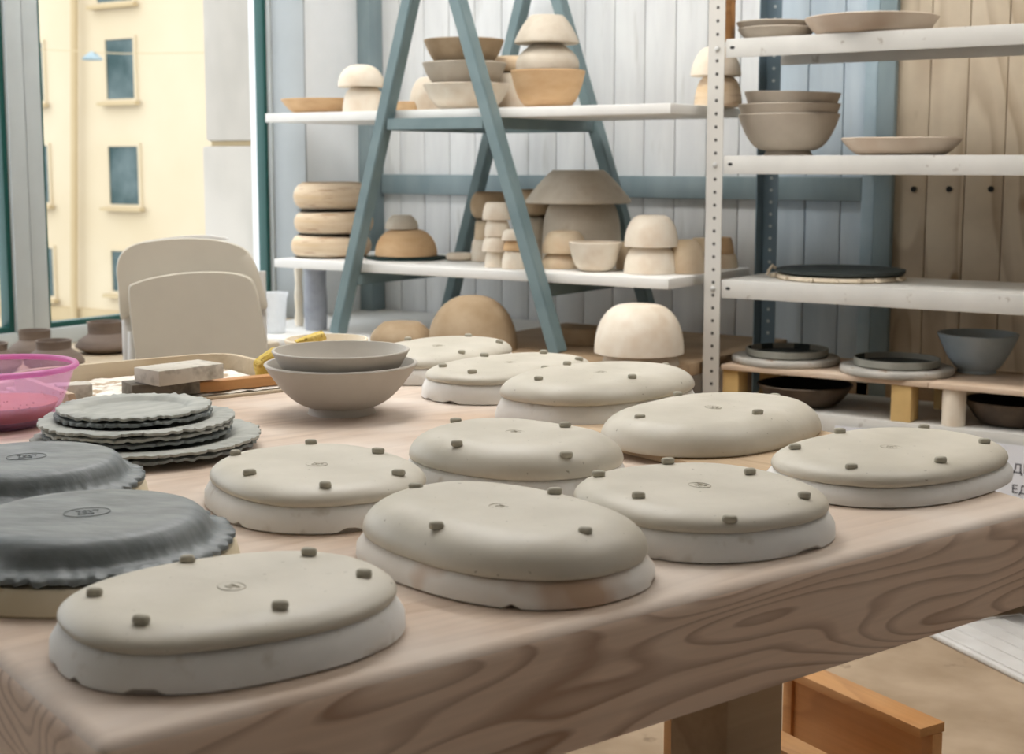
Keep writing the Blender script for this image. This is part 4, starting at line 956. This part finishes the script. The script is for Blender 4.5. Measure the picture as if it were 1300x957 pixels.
lobj('bluish_bowl', p_bowl(R, Hh, a.R, .008, .006, .8), MT['bluegrey'], a.loc, 'blue grey flared bowl on the plywood plank at right', 'bowl', wob=.012, n=72)
# printed paper hanging in front of the bottom shelf
pp = pY(1060, 540, 3.356); sg = empty('paper_sign', (pp[0], 3.3555, .0)); tag(sg, 'white printed paper hanging from the bottom rack shelf behind the right dish', 'sign')
zt = float(pY(1300, 566, 3.3555)[2])
boxobj('sheet', MT['paper'], (0, .80, -.0006, .0006, .12, zt), sg)
def letters(txt, px, py, cap_px):
    q = pY(px, py, 3.354); cu = bpy.data.curves.new('t', 'FONT'); cu.body = txt; cu.size = cap_px*depth(q)/F/.70; cu.extrude = .0002
    o = bpy.data.objects.new('lettering', cu); C.objects.link(o); o.rotation_euler = (PI/2, 0, 0)
    dg = bpy.context.evaluated_depsgraph_get(); me = bpy.data.meshes.new_from_object(o.evaluated_get(dg)); bpy.data.objects.remove(o)
    me.transform(Matrix.Rotation(PI/2, 4, 'X')); o = link_mesh('lettering', me, MT['ink'], sg, (q[0]-pp[0], -.0012, q[2]), 0, 0)
letters('ДЬ', 1284.5, 599.6, 11.5); letters('ЕД', 1283.5, 625.2, 10.5)

# ------------------------------------------------------------------ under and beyond the table: crate, lid
K = pz(1007, 834, .236)[:2]; K2 = pz(1092, 871, .236)[:2]; cr = empty('wooden_crate', (K[0], K[1], 0), math.atan2(K2[1]-K[1], K2[0]-K[0]))
tag(cr, 'orange wooden crate on the floor under the table', 'crate')     # local x = away from the far edge, y = along the table
ch_ = .236
for (x, y) in ((0, -.022), (.32, -.022), (0, -.282), (.32, -.282)): boxobj('post', MT['orangewood'], (x, x+.022, y, y+.022, 0, ch_-.016), cr, bev=.001)
boxobj('top_rail', MT['orangewood'], (0, .342, -.05, .004, ch_-.0155, ch_), cr, bev=.001)
boxobj('top_rail', MT['orangewood'], (0, .342, -.286, -.236, ch_-.0155, ch_), cr, bev=.001)
boxobj('side_panel', MT['orangewood'], (.0225, .3195, -.016, -.006, .02, ch_-.016), cr)
boxobj('side_panel', MT['orangewood'], (.0225, .3195, -.276, -.266, .02, ch_-.016), cr)
boxobj('floor_panel', MT['orangewood'], (.0225, .3195, -.2655, -.0165, .02, .03), cr)
l0 = pz(1165, 795, .012)[:2]; l1 = pz(1300, 862, .012)[:2]; d1 = (l1-l0)/np.linalg.norm(l1-l0)
lid = empty('plastic_sheet', (l0[0], l0[1], 0), math.atan2(d1[1], d1[0])); tag(lid, 'dusty white ribbed plastic sheet lying on the floor by the rack', 'lid')
boxobj('panel', MT['lid'], (0, .55, 0, .30, .0005, .012), lid, bev=.004)
bm = bmesh.new(); box(bm, .012, .538, .012, .018, .012, .016, .001); box(bm, .012, .538, .282, .288, .012, .016, .001); box(bm, .012, .018, .018, .282, .012, .016, .001); box(bm, .532, .538, .018, .282, .012, .016, .001)
obj('raised_rim', bm, MT['lid'], lid)
for y in (.07, .12, .17, .22): boxobj('rib', MT['lid'], (.03, .52, y, y+.004, .012, .0145), lid, bev=.001)

# ------------------------------------------------------------------ light
w = bpy.data.worlds.new('overcast'); sc.world = w; w.use_nodes = True; nt = w.node_tree
bg = nt.nodes['Background']; bg.inputs[0].default_value = (.90, .95, 1, 1); bg.inputs[1].default_value = 2.7
FILL_GLOW = lamp_mat('fill_lamp_glow', 16.)
def fill_lamp(x, y, L_, W_, rz, label):  # lamps added out of view under the ceiling to brighten the room
    g = empty('fill_lamp', (x, y, ZTOP-.075), rz); tag(g, label, 'lamp', 'added fill lamps')
    boxobj('housing', MT['white'], (-L_/2-.02, L_/2+.02, -W_/2-.02, W_/2+.02, .02, .075), g, bev=.004)
    boxobj('diffuser', FILL_GLOW, (-L_/2, L_/2, -W_/2, W_/2, 0, .0195), g, bev=.003)
fill_lamp(-2.3, 2.75, 1.4, .3, 0, 'unseen added fill lamp over the trestle shelf')
fill_lamp(-1.75, 1.75, 1.4, .3, UA, 'unseen added fill lamp over the work table')
fill_lamp(-.3, 2.6, 1.2, .3, 0, 'unseen added fill lamp in front of the steel rack')
